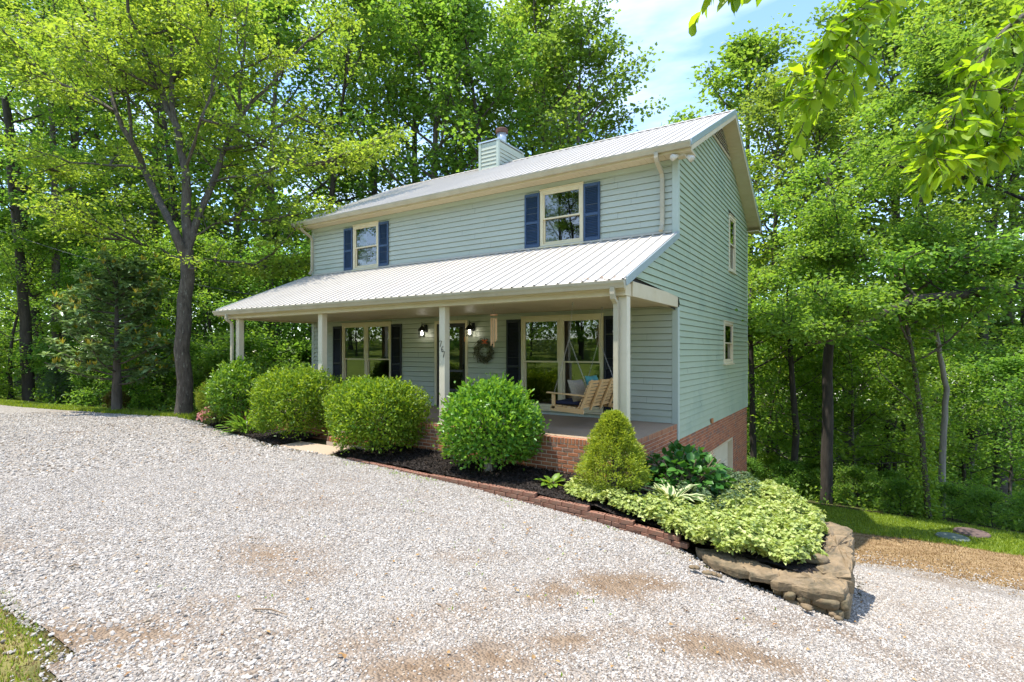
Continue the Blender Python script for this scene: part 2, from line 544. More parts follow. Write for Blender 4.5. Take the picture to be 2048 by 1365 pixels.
leaf_mat('leaf_spruce', (0.19, 0.27, 0.024), (0.4, 0.46, 0.05), trans=0.35)
leaf_mat('leaf_hydrangea', (0.035, 0.125, 0.018), (0.085, 0.215, 0.03), trans=0.3, rough=0.4)
leaf_mat('leaf_hosta', (0.045, 0.115, 0.020), (0.085, 0.170, 0.030), trans=0.25, edge=(0.52, 0.55, 0.30))
leaf_mat('leaf_lime', (0.15, 0.27, 0.024), (0.27, 0.39, 0.04), trans=0.35)
leaf_mat('leaf_variegated', (0.26, 0.35, 0.055), (0.52, 0.56, 0.20), trans=0.30, tc_=(1.2, 1.2, 0.7))
leaf_mat('leaf_greygreen', (0.070, 0.120, 0.045), (0.150, 0.210, 0.090), trans=0.28, tc_=(1.3, 1.3, 0.8))
leaf_mat('leaf_magnolia', (0.13, 0.23, 0.085), (0.26, 0.36, 0.15), trans=0.3, rough=0.3, spec=0.8)
leaf_mat('leaf_newgrowth', (0.330, 0.270, 0.030), (0.480, 0.400, 0.050), trans=0.3)
leaf_mat('leaf_fir', (0.070, 0.130, 0.055), (0.140, 0.215, 0.095), trans=0.15)
leaf_mat('petal_pink', (0.560, 0.150, 0.150), (0.720, 0.360, 0.330), trans=0.3, tc_=(1.2, 1.1, 1.1))
leaf_mat('leaf_azalea', (0.085, 0.140, 0.025), (0.180, 0.230, 0.045), trans=0.3)
leaf_mat('leaf_red', (0.180, 0.065, 0.025), (0.130, 0.150, 0.030), trans=0.3)
leaf_mat('leaf_wreath', (0.050, 0.060, 0.030), (0.240, 0.230, 0.150), trans=0.1)
leaf_mat('grass', (0.12, 0.2, 0.015), (0.3, 0.37, 0.032), trans=0.4)
leaf_mat('grass_dry', (0.20, 0.125, 0.048), (0.36, 0.25, 0.11), trans=0.2, tc_=(1.2, 1.1, 0.8))
leaf_mat('litter', (0.230, 0.110, 0.040), (0.430, 0.270, 0.100), trans=0.1, tc_=(1.1, 1, 0.8))

# ------------------------------------------------------------------ terrain
CTRL = np.array([
 (-5, -3.95, 0), (-2.2, -3.95, -.13), (.3, -3.95, -.33), (1.03, -3.95, -.39), (1.8, -4.55, -.47), (2.35, -4.62, -.53), (2.9, -4.6, -.62), (3.05, -4.0, -.76), (3.05, -2.45, -1.17), (3.3, -.6, -1.55), (3.3, 1.2, -1.88),
 (3.5, 4.8, -2.40), (.5, 3.5, -2.45), (.2, 7.8, -2.75), (3, 9, -2.9), (6, 4.8, -2.35), (5.4, 1, -1.82), (5, -2, -1.36), (7, 8.8, -2.9), (10, 4, -2.7), (4.4, -4.5, -.98), (6.5, -6, -1.05), (3, -7.4, -.17), (3.08, -10.8, .32),
 (0, -7.5, .0), (-3, -9.5, .22), (-7, -7, .1), (-12, -6.5, .08), (-18, -6, .05), (-25, -4.2, 0), (-15, -2.2, -.03), (-12, -2.8, 0), (-7.5, -3.7, 0), (-6, -2.2, 0), (-10, 1, -.3), (-12.5, 0, -.15),
 (-13, 8, -1.6), (-6, 9, -2.6), (-19, 2, -.5), (-25, 6, -1.3), (-35, 0, -.5), (-20, 14, -3.0), (-5, 18, -5.0), (5, 16, -4.4), (12, 13, -4.2), (15, 6, -3.5), (12, -4, -2.0), (12, -11, -.4),
 (-30, 22, -4.5), (0, 32, -8.0), (-35, 40, -8), (25, 25, -9), (28, 5, -7), (25, -10, -2), (-45, 10, -2.5), (-60, 35, -7), (20, 50, -11), (-20, 60, -11), (50, 40, -12), (60, 0, -9),
 (3, -16, .75), (3, -25, 1.5), (3, -45, 3.4), (-15, -14, .45), (-20, -25, 1.5), (-25, -45, 3.4), (22, -25, 1.2), (25, -45, 3.2), (-50, -15, .6), (-60, -45, 3.4), (60, -45, 2.5)], float)
def _tps(r2):
    return np.where(r2 > 1e-9, 0.5 * r2 * np.log(np.maximum(r2, 1e-9)), 0)
_n = len(CTRL)
_K = _tps(((CTRL[:, None, :2] - CTRL[None, :, :2]) ** 2).sum(-1)) + np.eye(_n) * 0.4
_P = np.c_[np.ones(_n), CTRL[:, :2]]
_A = np.block([[_K, _P], [_P.T, np.zeros((3, 3))]])
_W = np.linalg.solve(_A, np.r_[CTRL[:, 2], 0, 0, 0])
def tz(x, y):
    x = np.atleast_1d(np.asarray(x, float)); y = np.atleast_1d(np.asarray(y, float))
    sh = x.shape
    xf = np.clip(x.ravel(), -62, 62); yf = np.clip(y.ravel(), -47, 62)
    o = np.empty(len(xf))
    for a in range(0, len(xf), 20000):
        b = slice(a, a + 20000)
        r2 = (xf[b, None] - CTRL[None, :, 0]) ** 2 + (yf[b, None] - CTRL[None, :, 1]) ** 2
        o[b] = _tps(r2) @ _W[:_n] + _W[_n] + _W[_n + 1] * xf[b] + _W[_n + 2] * yf[b]
    o += (fbm(xf * 0.9, yf * 0.9) - 0.5) * 0.06 + (fbm(xf * 0.12 + 3, yf * 0.12) - 0.5) * 0.25 * np.clip((np.abs(yf + 5) - 12) / 10, 0, 1)
    return o.reshape(sh)
def tz1(x, y): return float(tz([x], [y])[0])
def ground_hit(px, py):
    ts = np.linspace(1.5, 45, 1500)
    u = (px - 1024) / 1071.36; v = (703.27 - py) / 1071.36
    x = CX + ts * (-SN + u * CS); y = CY + ts * (CS + u * SN); z = EYE + ts * v
    k = np.argmax(z < tz(x, y))
    return x[k], y[k], z[k]

DRIVE = [(-34, -5.6), (-25.2, -4.4), (-19.7, -3.1), (-14.6, -2.45), (-13.6, -2.6), (-10.7, -3.35), (-8.4, -3.75), (-6.4, -3.98), (-5.1, -4.05), (1.2, -4.02), (1.7, -4.25), (2.2, -4.42), (2.9, -4.46), (3.0, -2.0),
         (2.9, .8), (3.3, 1.35), (4.2, 1.15), (5.4, .9), (9, .4), (13, -3), (10, -13.2), (4, -12.4), (0.3, -10.6), (-.45, -9.80), (-1.1, -9.66), (-1.74, -9.58), (-2.6, -9.55), (-5, -9.9), (-12, -11), (-34, -12)]
DEAD = [(2.3, -2.4), (2.9, .6), (3.3, 1.1), (4.2, .95), (5.4, .7), (9, .2), (11, 4.6), (6, 4.9), (3.5, 5.0), (1.5, 5.2), (0, 5.2), (0, 0)]
LAWN = [(-1, 5.1), (1.5, 5.1), (3.5, 4.9), (6, 4.8), (11, 4.5), (13, 5), (13, 8.2), (6.5, 8.7), (2.8, 9.0), (0, 9.9), (-1, 9.9)]

xs = np.unique(np.r_[np.linspace(-160, -34, 22), np.arange(-34, 10.01, 0.16), np.linspace(10, 160, 30)])
ys = np.unique(np.r_[np.linspace(-160, -14, 26), np.arange(-14, 12.01, 0.16), np.linspace(12, 160, 30)])
GX, GY = np.meshgrid(xs, ys, indexing='ij')
GZ = tz(GX, GY)
nx, ny = GX.shape
V = np.stack([GX, GY, GZ], -1).reshape(-1, 3)
ii = (np.arange(nx - 1)[:, None] * ny + np.arange(ny - 1)[None]).ravel()
F = np.stack([ii, ii + ny, ii + ny + 1, ii + 1], 1)
wx = GX + (fbm(GX * 1.3, GY * 1.3) - .5) * 0.5
wy = GY + (fbm(GX * 1.3 + 40, GY * 1.3) - .5) * 0.5
dmask = in_poly(wx, wy, DRIVE)
# keep the drive's edge exact along the bed, walk and wall
dmask = np.where((GY < -8.6) & (GX > -6) & (GX < 2), in_poly(GX + (wx - GX) * .35, GY + (wy - GY) * .35, DRIVE), dmask)
front = (GX > -6.6) & (GX < 3.1)
dmask = np.where(front & (GY > -6), in_poly(GX, GY, DRIVE), dmask)
dead = in_poly(wx, wy, DEAD).astype(float)
lawn = (in_poly(wx, wy, LAWN) | ((wy < -9.3) & ~dmask) | ((wx < -12.8) & (wy < -1.7) & (wy > -12))).astype(float)
verge = (GY < -9.1) & (GY > -12.5) & (GX < 1) & (GX > -9)
dead = np.where(verge & ~dmask, .35 + .4 * fbm(GX * 2.2, GY * 2.2), dead)
DUST = fbm(GX * 0.55 + 9, GY * 0.9 + 2, 5)
# wheel tracks run along the drive and turn down towards the garage
track = np.exp(-((GY + 7.9 + 0.06 * GX) / 0.55) ** 2) + np.exp(-((GY + 6.1 + 0.10 * GX) / 0.5) ** 2)
TRACKS = []
for row, wd, am in (([(60, 1330), (230, 1290), (380, 1225), (520, 1165), (640, 1125)], .42, .75), ([(420, 1365), (620, 1285), (850, 1240), (1100, 1185), (1350, 1165), (1560, 1235), (1800, 1320)], .30, .8), ([(760, 1365), (1050, 1300), (1330, 1280), (1560, 1330)], .24, .75), ([(900, 1120), (1130, 1110), (1330, 1135), (1500, 1200)], .20, .5), ([(640, 1010), (820, 1020), (1000, 1075)], .22, .4)):
    TRACKS.append((np.array([ground_hit(*q)[:2] for q in row]), wd * 1.35, am * 1.2))
def dirt_amount(x, y):
    x = np.asarray(x, float); y = np.asarray(y, float)
    d = fbm(x * 0.55 + 9, y * 0.9 + 2, 5); d2 = fbm(x * 1.7 + 3, y * 1.7 + 8, 4)
    tr = np.zeros_like(x)
    for P_, wd, am in TRACKS:
        best = np.full(x.shape, 1e9)
        for k in range(len(P_) - 1):
            a_, b_ = P_[k], P_[k + 1]; e = b_ - a_
            f = np.clip(((x - a_[0]) * e[0] + (y - a_[1]) * e[1]) / (e @ e), 0, 1)
            best = np.minimum(best, np.hypot(x - a_[0] - f * e[0], y - a_[1] - f * e[1]))
        tr = np.maximum(tr, am * np.exp(-(best / wd) ** 2))
    far = np.clip((x - 3.0) / 1.5, 0, 1) * 0.45 * np.clip((y + 6) / 3, 0, 1)
    edge = np.clip((-y - 8.8) / 0.8, 0, 1) * np.clip((1.2 - x) / 2, 0, 1) * 0.6
    return np.clip((d - 0.60) * 2.2 + tr * np.clip((d2 - .22) * 3.6, 0, 1.2) + (far + edge) * np.clip((d2 - .3) * 3, 0, 1), 0, 1)

ground = np_mesh('ground', V, F, None, smooth=True)
for nm, arr in (('dead', dead), ('lawn', lawn)):
    a_ = ground.attributes.new(nm, 'FLOAT', 'POINT')
    a_.data.foreach_set('value', arr.ravel().astype(np.float32))
m, n, out = new_mat('ground_mat')
p = n.nodes.new('ShaderNodeBsdfPrincipled'); p.inputs['Roughness'].default_value = 0.95; p.inputs['Specular IOR Level'].default_value = 0.1
tcn = n.nodes.new('ShaderNodeTexCoord')
def noise_ramp(n, scale, c1, c2, lo=.35, hi=.65, detail=6):
    z = n.nodes.new('ShaderNodeTexNoise'); z.inputs['Scale'].default_value = scale; z.inputs['Detail'].default_value = detail
    n.links.new(tcn.outputs['Object'], z.inputs['Vector'])
    r = n.nodes.new('ShaderNodeValToRGB')
    r.color_ramp.elements[0].position = lo; r.color_ramp.elements[0].color = (*c1, 1)
    r.color_ramp.elements[1].position = hi; r.color_ramp.elements[1].color = (*c2, 1)
    n.links.new(z.outputs['Fac'], r.inputs[0]); return r.outputs[0]
def mixc(n, fac, a, b):
    m_ = n.nodes.new('ShaderNodeMix'); m_.data_type = 'RGBA'
    n.links.new(fac, m_.inputs[0]); n.links.new(a, m_.inputs[6]); n.links.new(b, m_.inputs[7]); return m_.outputs[2]
def attr(n, name):
    a = n.nodes.new('ShaderNodeAttribute'); a.attribute_name = name; return a.outputs['Fac']
woods = noise_ramp(n, 3.0, (0.055, 0.040, 0.022), (0.080, 0.090, 0.028))
lawn_c = noise_ramp(n, 1.3, (0.105, 0.150, 0.022), (0.165, 0.215, 0.032), .3, .7)
dead_c = noise_ramp(n, 3.5, (0.20, 0.125, 0.060), (0.36, 0.25, 0.135), .3, .7)
c = mixc(n, attr(n, 'lawn'), woods, lawn_c)
c = mixc(n, attr(n, 'dead'), c, dead_c)
n.links.new(c, p.inputs['Base Color'])
nb = n.nodes.new('ShaderNodeTexNoise'); nb.inputs['Scale'].default_value = 22; nb.inputs['Detail'].default_value = 5
n.links.new(tcn.outputs['Object'], nb.inputs['Vector'])
b = n.nodes.new('ShaderNodeBump'); b.inputs['Strength'].default_value = 0.8; b.inputs['Distance'].default_value = 0.04
n.links.new(nb.outputs['Fac'], b.inputs['Height']); n.links.new(b.outputs[0], p.inputs['Normal'])
n.links.new(p.outputs[0], out.inputs[0])
ground.materials.append(m)
tag(obj('ground', ground), kind='structure')

# driveway sheet
fm = dmask.reshape(-1)[F].all(1)
Fd = F[fm]
used, inv = np.unique(Fd, return_inverse=True)
Vd = V[used].copy(); Vd[:, 2] += 0.012
drive = np_mesh('driveway', Vd, inv.reshape(-1, 4), None, smooth=True)
a_ = drive.attributes.new('dirt', 'FLOAT', 'POINT')
a_.data.foreach_set('value', dirt_amount(Vd[:, 0], Vd[:, 1]).astype(np.float32))
m, n, out = new_mat('gravel_sheet')
p = n.nodes.new('ShaderNodeBsdfPrincipled'); p.inputs['Roughness'].default_value = 0.95; p.inputs['Specular IOR Level'].default_value = 0.15
tcn = n.nodes.new('ShaderNodeTexCoord')
vo = n.nodes.new('ShaderNodeTexVoronoi'); vo.inputs['Scale'].default_value = 46; vo.inputs['Randomness'].default_value = 1
n.links.new(tcn.outputs['Object'], vo.inputs['Vector'])
sep = n.nodes.new('ShaderNodeSeparateColor'); n.links.new(vo.outputs['Color'], sep.inputs[0])
r = n.nodes.new('ShaderNodeValToRGB')
r.color_ramp.elements[0].position = 0.0; r.color_ramp.elements[0].color = (0.21, 0.18, 0.15, 1)
r.color_ramp.elements[1].position = 1.0; r.color_ramp.elements[1].color = (0.46, 0.42, 0.37, 1)
n.links.new(sep.outputs[0], r.inputs[0])
dcol = noise_ramp(n, 9, (0.19, 0.125, 0.075), (0.31, 0.225, 0.15), .3, .7)
c = mixc(n, attr(n, 'dirt'), r.outputs[0], dcol)
n.links.new(c, p.inputs['Base Color'])
b = n.nodes.new('ShaderNodeBump'); b.inputs['Strength'].default_value = 0.9; b.inputs['Distance'].default_value = 0.03; b.invert = True
n.links.new(vo.outputs['Distance'], b.inputs['Height']); n.links.new(b.outputs[0], p.inputs['Normal'])
n.links.new(p.outputs[0], out.inputs[0])
drive.materials.append(m)
tag(obj('driveway', drive), kind='structure')

# ------------------------------------------------------------------ loose gravel: instanced stones on the drive
def stone_field(name, P, S, mat, label, cat, subdiv=1):
    """one object: points carrying size and turn, each an uneven little stone (geometry nodes)"""
    me = bpy.data.meshes.new(name)
    me.vertices.add(len(P)); me.vertices.foreach_set('co', P.astype(np.float32).ravel())
    a = me.attributes.new('scl', 'FLOAT_VECTOR', 'POINT'); a.data.foreach_set('vector', S.astype(np.float32).ravel())
    rot = np.c_[rng.normal(0, 0.45, len(P)), rng.normal(0, 0.45, len(P)), rng.random(len(P)) * 6.283]
    a = me.attributes.new('rot', 'FLOAT_VECTOR', 'POINT'); a.data.foreach_set('vector', rot.astype(np.float32).ravel())
    me.update()
    o = obj(name, me)
    g = bpy.data.node_groups.new(name + '_nodes', 'GeometryNodeTree')
    g.interface.new_socket('Geometry', in_out='INPUT', socket_type='NodeSocketGeometry')
    g.interface.new_socket('Geometry', in_out='OUTPUT', socket_type='NodeSocketGeometry')
    N = g.nodes; Lk = g.links
    gi = N.new('NodeGroupInput'); go = N.new('NodeGroupOutput')
    ico = N.new('GeometryNodeMeshIcoSphere'); ico.inputs['Radius'].default_value = 1.0; ico.inputs['Subdivisions'].default_value = subdiv
    sp = N.new('GeometryNodeSetPosition')
    nz = N.new('ShaderNodeTexNoise'); nz.inputs['Scale'].default_value = 1.1; nz.inputs['Detail'].default_value = 2
    sub = N.new('ShaderNodeVectorMath'); sub.operation = 'SUBTRACT'; sub.inputs[1].default_value = (.5, .5, .5)
    sca = N.new('ShaderNodeVectorMath'); sca.operation = 'SCALE'; sca.inputs['Scale'].default_value = 1.2
    Lk.new(nz.outputs['Color'], sub.inputs[0]); Lk.new(sub.outputs[0], sca.inputs[0]); Lk.new(sca.outputs[0], sp.inputs['Offset'])
    Lk.new(ico.outputs['Mesh'], sp.inputs['Geometry'])
    sm = N.new('GeometryNodeSetMaterial'); sm.inputs['Material'].default_value = MAT[mat]
    Lk.new(sp.outputs[0], sm.inputs['Geometry'])
    ip = N.new('GeometryNodeInstanceOnPoints')
    Lk.new(gi.outputs[0], ip.inputs['Points']); Lk.new(sm.outputs[0], ip.inputs['Instance'])
    for nm, sock in (('scl', 'Scale'), ('rot', 'Rotation')):
        na = N.new('GeometryNodeInputNamedAttribute'); na.data_type = 'FLOAT_VECTOR'; na.inputs['Name'].default_value = nm
        if sock == 'Rotation':
            e2r = N.new('FunctionNodeEulerToRotation'); Lk.new(na.outputs['Attribute'], e2r.inputs[0]); Lk.new(e2r.outputs[0], ip.inputs['Rotation'])
        else:
            Lk.new(na.outputs['Attribute'], ip.inputs[sock])
    Lk.new(ip.outputs[0], go.inputs[0])
    md = o.modifiers.new('stones', 'NODES'); md.node_group = g
    me.materials.append(MAT[mat])
    return tag(o, label, cat, kind='stuff')

m, n, out = new_mat('gravel_stone')
p = n.nodes.new('ShaderNodeBsdfPrincipled'); p.inputs['Roughness'].default_value = 0.85; p.inputs['Specular IOR Level'].default_value = 0.25
oi = n.nodes.new('ShaderNodeObjectInfo')
r = n.nodes.new('ShaderNodeValToRGB')
for pos, cc in ((0.0, (0.235, 0.20, 0.165)), (0.22, (0.335, 0.295, 0.25)), (0.55, (0.42, 0.38, 0.33)), (0.84, (0.49, 0.455, 0.405)), (0.90, (0.36, 0.29, 0.21)), (1.0, (0.29, 0.23, 0.17))):
    if pos in (0.0, 1.0):
        e = r.color_ramp.elements[0 if pos == 0 else -1]
    else:
        e = r.color_ramp.elements.new(pos)
    e.position = pos; e.color = (*cc, 1)
n.links.new(oi.outputs['Random'], r.inputs[0]); n.links.new(r.outputs[0], p.inputs['Base Color']); n.links.new(p.outputs[0], out.inputs[0])

def scatter(poly, dens, size, keep):
    """random points over a polygon's box, thinned by keep(x, y)"""
    xa = np.array([q[0] for q in poly]); ya = np.array([q[1] for q in poly])
    N = int((xa.max() - xa.min()) * (ya.max() - ya.min()) * dens)
    x = rng.uniform(xa.min(), xa.max(), N); y = rng.uniform(ya.min(), ya.max(), N)
    k = keep(x, y); x = x[k]; y = y[k]
    return x, y
near = [(-6, -11), (7.5, -11), (7.5, 1.5), (-6, 1.5)]
def cam_dist(x, y): return np.hypot(x - CX, y - CY)
def in_view(x, y, w=1.15):
    f = -SN * (x - CX) + CS * (y - CY); r_ = CS * (x - CX) + SN * (y - CY)
    return (f > 0.8) & (np.abs(r_) < w * f + 1.5)
GP = []; GS = []
def add_stones(x, y, s0, s1):
    s = rng.uniform(s0, s1, len(x)) * (0.75 + 0.5 * rng.random(len(x)) ** 2)
    z = tz(x, y) + 0.012 + s * 0.10
    GP.append(np.c_[x, y, z]); GS.append(np.c_[s * rng.uniform(.8, 1.35, len(x)), s * rng.uniform(.7, 1.1, len(x)), s * rng.uniform(.45, .8, len(x))])
x, y = scatter(near, 3900, 0, lambda x, y: in_view(x, y) & (cam_dist(x, y) < 5.5) & in_poly(x, y, DRIVE) & (rng.random(len(x)) > 0.93 * dirt_amount(x, y)))
add_stones(x, y, 0.006, 0.0125)
x, y = scatter([(-14, -11), (9, 1.6)], 1900, 0, lambda x, y: in_view(x, y) & (cam_dist(x, y) >= 5.5) & (cam_dist(x, y) < 11) & in_poly(x, y, DRIVE) & (rng.random(len(x)) > 0.8 * dirt_amount(x, y)))
add_stones(x, y, 0.008, 0.0150)
x, y = scatter([(-30, -11), (0, -2)], 300, 0, lambda x, y: in_view(x, y) & (cam_dist(x, y) >= 11) & (cam_dist(x, y) < 24) & in_poly(x, y, DRIVE))
add_stones(x, y, 0.016, 0.028)
x, y = scatter([(2.6, .4), (8.5, 3.4)], 500, 0, lambda x, y: rng.random(len(x)) < .55 * np.clip((3.0 - y) / 2.2, 0, 1) ** 1.5)
add_stones(x, y, 0.009, 0.018)
# ragged drift of stones past the edges
x, y = scatter([(-3.5, -11), (1, -8.6)], 420, 0, lambda x, y: rng.random(len(x)) < 1.6 * np.clip((y + 9.95 + .25 * (fbm(x * 3, y * 3) - .5)) / .6, 0, 1) ** 1.6)
add_stones(x, y, 0.008, 0.022)
GP = np.concatenate(GP); GS = np.concatenate(GS)
stone_field('gravel', GP, GS, 'gravel_stone', 'pale crushed limestone gravel spread over the driveway', 'gravel')
print('gravel stones', len(GP))

# ================================================================== THE HOUSE
LX, DY = -11.49, 7.82            # left end and depth; front right corner is the origin
ZF = 0.60                        # porch floor
ZS = 0.28                        # bottom of the siding on the gable side
OVX, OVY = 0.375, 0.39
ZE, ZR = 6.08, 8.26              # roof surface at the eave and at the ridge
PITCH = (ZR - ZE) / (DY / 2 + OVY)
ZSOF = 5.91
PY, PZ0, PZ1 = -2.864, 3.18, 4.43   # porch roof: eave line and where it meets the wall
SY = -2.78                       # front of the porch slab
house = thing('house', 'two storey pale blue house with white metal roof, front porch and navy shutters', 'house', (0, 0, 0))

def hp(name, mb, mat, parent=None, **k):
    return mb.build(name, mat, parent or house, **k)

# walls carry their boards; each wall is a thin inner sheathing the boards are nailed to
EXPO = 0.1295
def wall(name, plane, coord, z0, z1, ext, openings, mat, sgn):
    """plane 'Y': wall along X at y=coord, outward sgn*Y; plane 'X': along Y. ext(z) -> (a, b)."""
    mk = (lambda a, d, z: (a, coord + sgn * d, z)) if plane == 'Y' else (lambda a, d, z: (coord + sgn * d, a, z))
    sh = MB()
    zz = sorted(set([z0, z1] + [o[k] for o in openings for k in (2, 3) if z0 < o[k] < z1] + [k for k in (PZ0, PZ1, ZE) if z0 < k < z1]))
    boards = []
    def segs(za, zb):
        a0, b0 = ext(za + 1e-4); a1, b1 = ext(zb - 1e-4)
        cut = sorted((o[0], o[1]) for o in openings if o[2] < zb - 1e-4 and o[3] > za + 1e-4)
        out = []; cur = None
        l0, l1 = a0, a1
        for c0, c1 in cut:
            if c0 > l0 + 0.01: out.append((l0, c0, l1, c0))
            l0 = l1 = c1
        if max(b0, b1) > l0 + 0.01: out.append((l0, b0, l1, b1))
        return out
    for za, zb in zip(zz[:-1], zz[1:]):
        for a0, b0, a1, b1 in segs(za, zb):
            sh.quad(mk(a0, -0.03, za), mk(b0, -0.03, za), mk(b1, -0.03, zb), mk(a1, -0.03, zb))
    w = hp(name, sh, 'dark_room')
    def lengths(a0, b0, a1, b1, seam):
        # a run longer than a board is pieced from 3.8 m lengths with a visible lap
        cuts_ = [c_ for c_ in np.arange(ext(z0)[0] + seam, max(b0, b1), 3.8) if c_ > max(a0, a1) + .35 and c_ < min(b0, b1) - .35]
        out_ = []; l0, l1 = a0, a1
        for c_ in cuts_:
            out_.append((l0, c_ - .0015, l1, c_ - .0015)); l0 = l1 = c_ + .0015
        return out_ + [(l0, b0, l1, b1)]
    z = z0
    while z < z1 - 0.01:
        zt = min(z + EXPO, z1)
        cuts = sorted(set([z, zt] + [o[q] for o in openings for q in (2, 3) if z + .004 < o[q] < zt - .004]))
        seam = random.uniform(.6, 3.4)
        for za, zb in zip(cuts[:-1], cuts[1:]):
            d = lambda q: 0.030 - 0.024 * (q - z) / EXPO
            tuck = (.007 if z > 3.3 else .013) if zb > zt - .001 else 0.0
            for a0, b0, a1, b1 in [q for g_ in segs(za, zb) for q in lengths(*g_, seam)]:
                jd = random.uniform(-0.002, 0.002)
                b = MB()
                if tuck and zb - za > .03:
                    zc = zb - tuck; fz = (zc - za) / (zb - za); ac, bc = a0 + (a1 - a0) * fz, b0 + (b1 - b0) * fz
                    b.quad(mk(a0, d(za) + jd, za), mk(b0, d(za) + jd, za), mk(bc, d(zc) + jd, zc), mk(ac, d(zc) + jd, zc))
                    b.quad(mk(ac, d(zc) + jd, zc), mk(bc, d(zc) + jd, zc), mk(b1, -.016, zb + .004), mk(a1, -.016, zb + .004))
                else:
                    b.quad(mk(a0, d(za) + jd, za), mk(b0, d(za) + jd, za), mk(b1, d(zb) + jd, zb), mk(a1, d(zb) + jd, zb))
                b.quad(mk(a0, -0.016, za + 0.003), mk(b0, -0.016, za + 0.003), mk(b0, d(za) + jd, za), mk(a0, d(za) + jd, za))
                b.build('siding_board', mat, w)
        z = zt
    return w

# openings: (a0, a1, z0, z1)
UL = (-9.56, -8.48, 4.46, 5.77); UR = (-3.15, -2.05, 4.46, 5.77)
LL = (-10.05, -7.98, 0.72, 2.87); LR = (-3.67, -1.57, 0.72, 2.85)
DOOR = (-6.37, -5.27, 0.60, 2.85)
W1 = (4.9, 5.78, 4.30, 5.85); W2 = (4.25, 5.40, 1.72, 2.86)
GAR = (2.5, 5.6, -2.60, -0.40)
wall('lower_front_wall', 'Y', 0, ZF + 0.004, 2.97, lambda z: (LX + .1, -.10), [LL, LR, DOOR], 'siding', -1)
wall('upper_front_wall', 'Y', 0, 4.36, ZSOF, lambda z: (LX + .1, -.10), [UL, UR], 'siding', -1)
def side_ext(z):
    a = 0.09 if (z < 3.17 or z > PZ1 - .06) else (z - PZ1 + .0) / (PZ1 - PZ0) * (-PY) * 1.0 + 0.02
    b = DY - 0.05
    if z > ZSOF:
        k = (z - ZE) / PITCH - OVY
        a = max(0.0 if z > ZE else a, k + .10); b = min(DY - .02, DY - k - .10)
    return (a, b)
wall('gable_wall', 'X', 0, ZS, 8.12, side_ext, [W1, W2], 'siding_shade_tone', 1)
wall('left_gable_wall', 'X', LX, 0.0, 8.12, lambda z: (max(.05, (z - ZE) / PITCH - OVY + .1), min(DY - .05, DY - (z - ZE) / PITCH + OVY - .1)), [], 'siding_shade_tone', -1)
wall('rear_wall', 'Y', DY, -0.6, ZSOF, lambda z: (LX + .1, -.1), [], 'siding_shade_tone', 1)

# corner boards
for (x0, x1, y0, y1, z0, z1) in ((-.10, .028, -.028, .09, ZS - .02, 2.94), (-.10, .028, -.028, .09, PZ1 - .02, ZSOF), (LX - .028, LX + .10, -.028, .06, ZF, 2.95), (LX - .028, LX + .10, -.028, .06, 4.36, ZSOF), (-.08, .028, DY - .07, DY + .028, ZS - .02, ZSOF), (LX - .028, LX + .08, DY - .07, DY + .028, 0, ZSOF)):
    hp('corner_board', MB().box(x0, x1, y0, y1, z0, z1), 'trim_blue', bevel=0.006)
hp('frieze_board', MB().box(LX + .1, -.1, -.034, -.003, ZSOF - .10, ZSOF - .004), 'trim_blue')

# inner floors so that the rooms are closed and dark
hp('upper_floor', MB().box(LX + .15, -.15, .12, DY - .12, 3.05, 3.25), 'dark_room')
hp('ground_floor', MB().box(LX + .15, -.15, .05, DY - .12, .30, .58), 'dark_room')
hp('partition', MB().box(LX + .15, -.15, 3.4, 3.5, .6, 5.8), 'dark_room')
hp('attic_floor', MB().box(LX + .15, -.15, .05, DY - .12, 5.92, 5.98), 'dark_room')

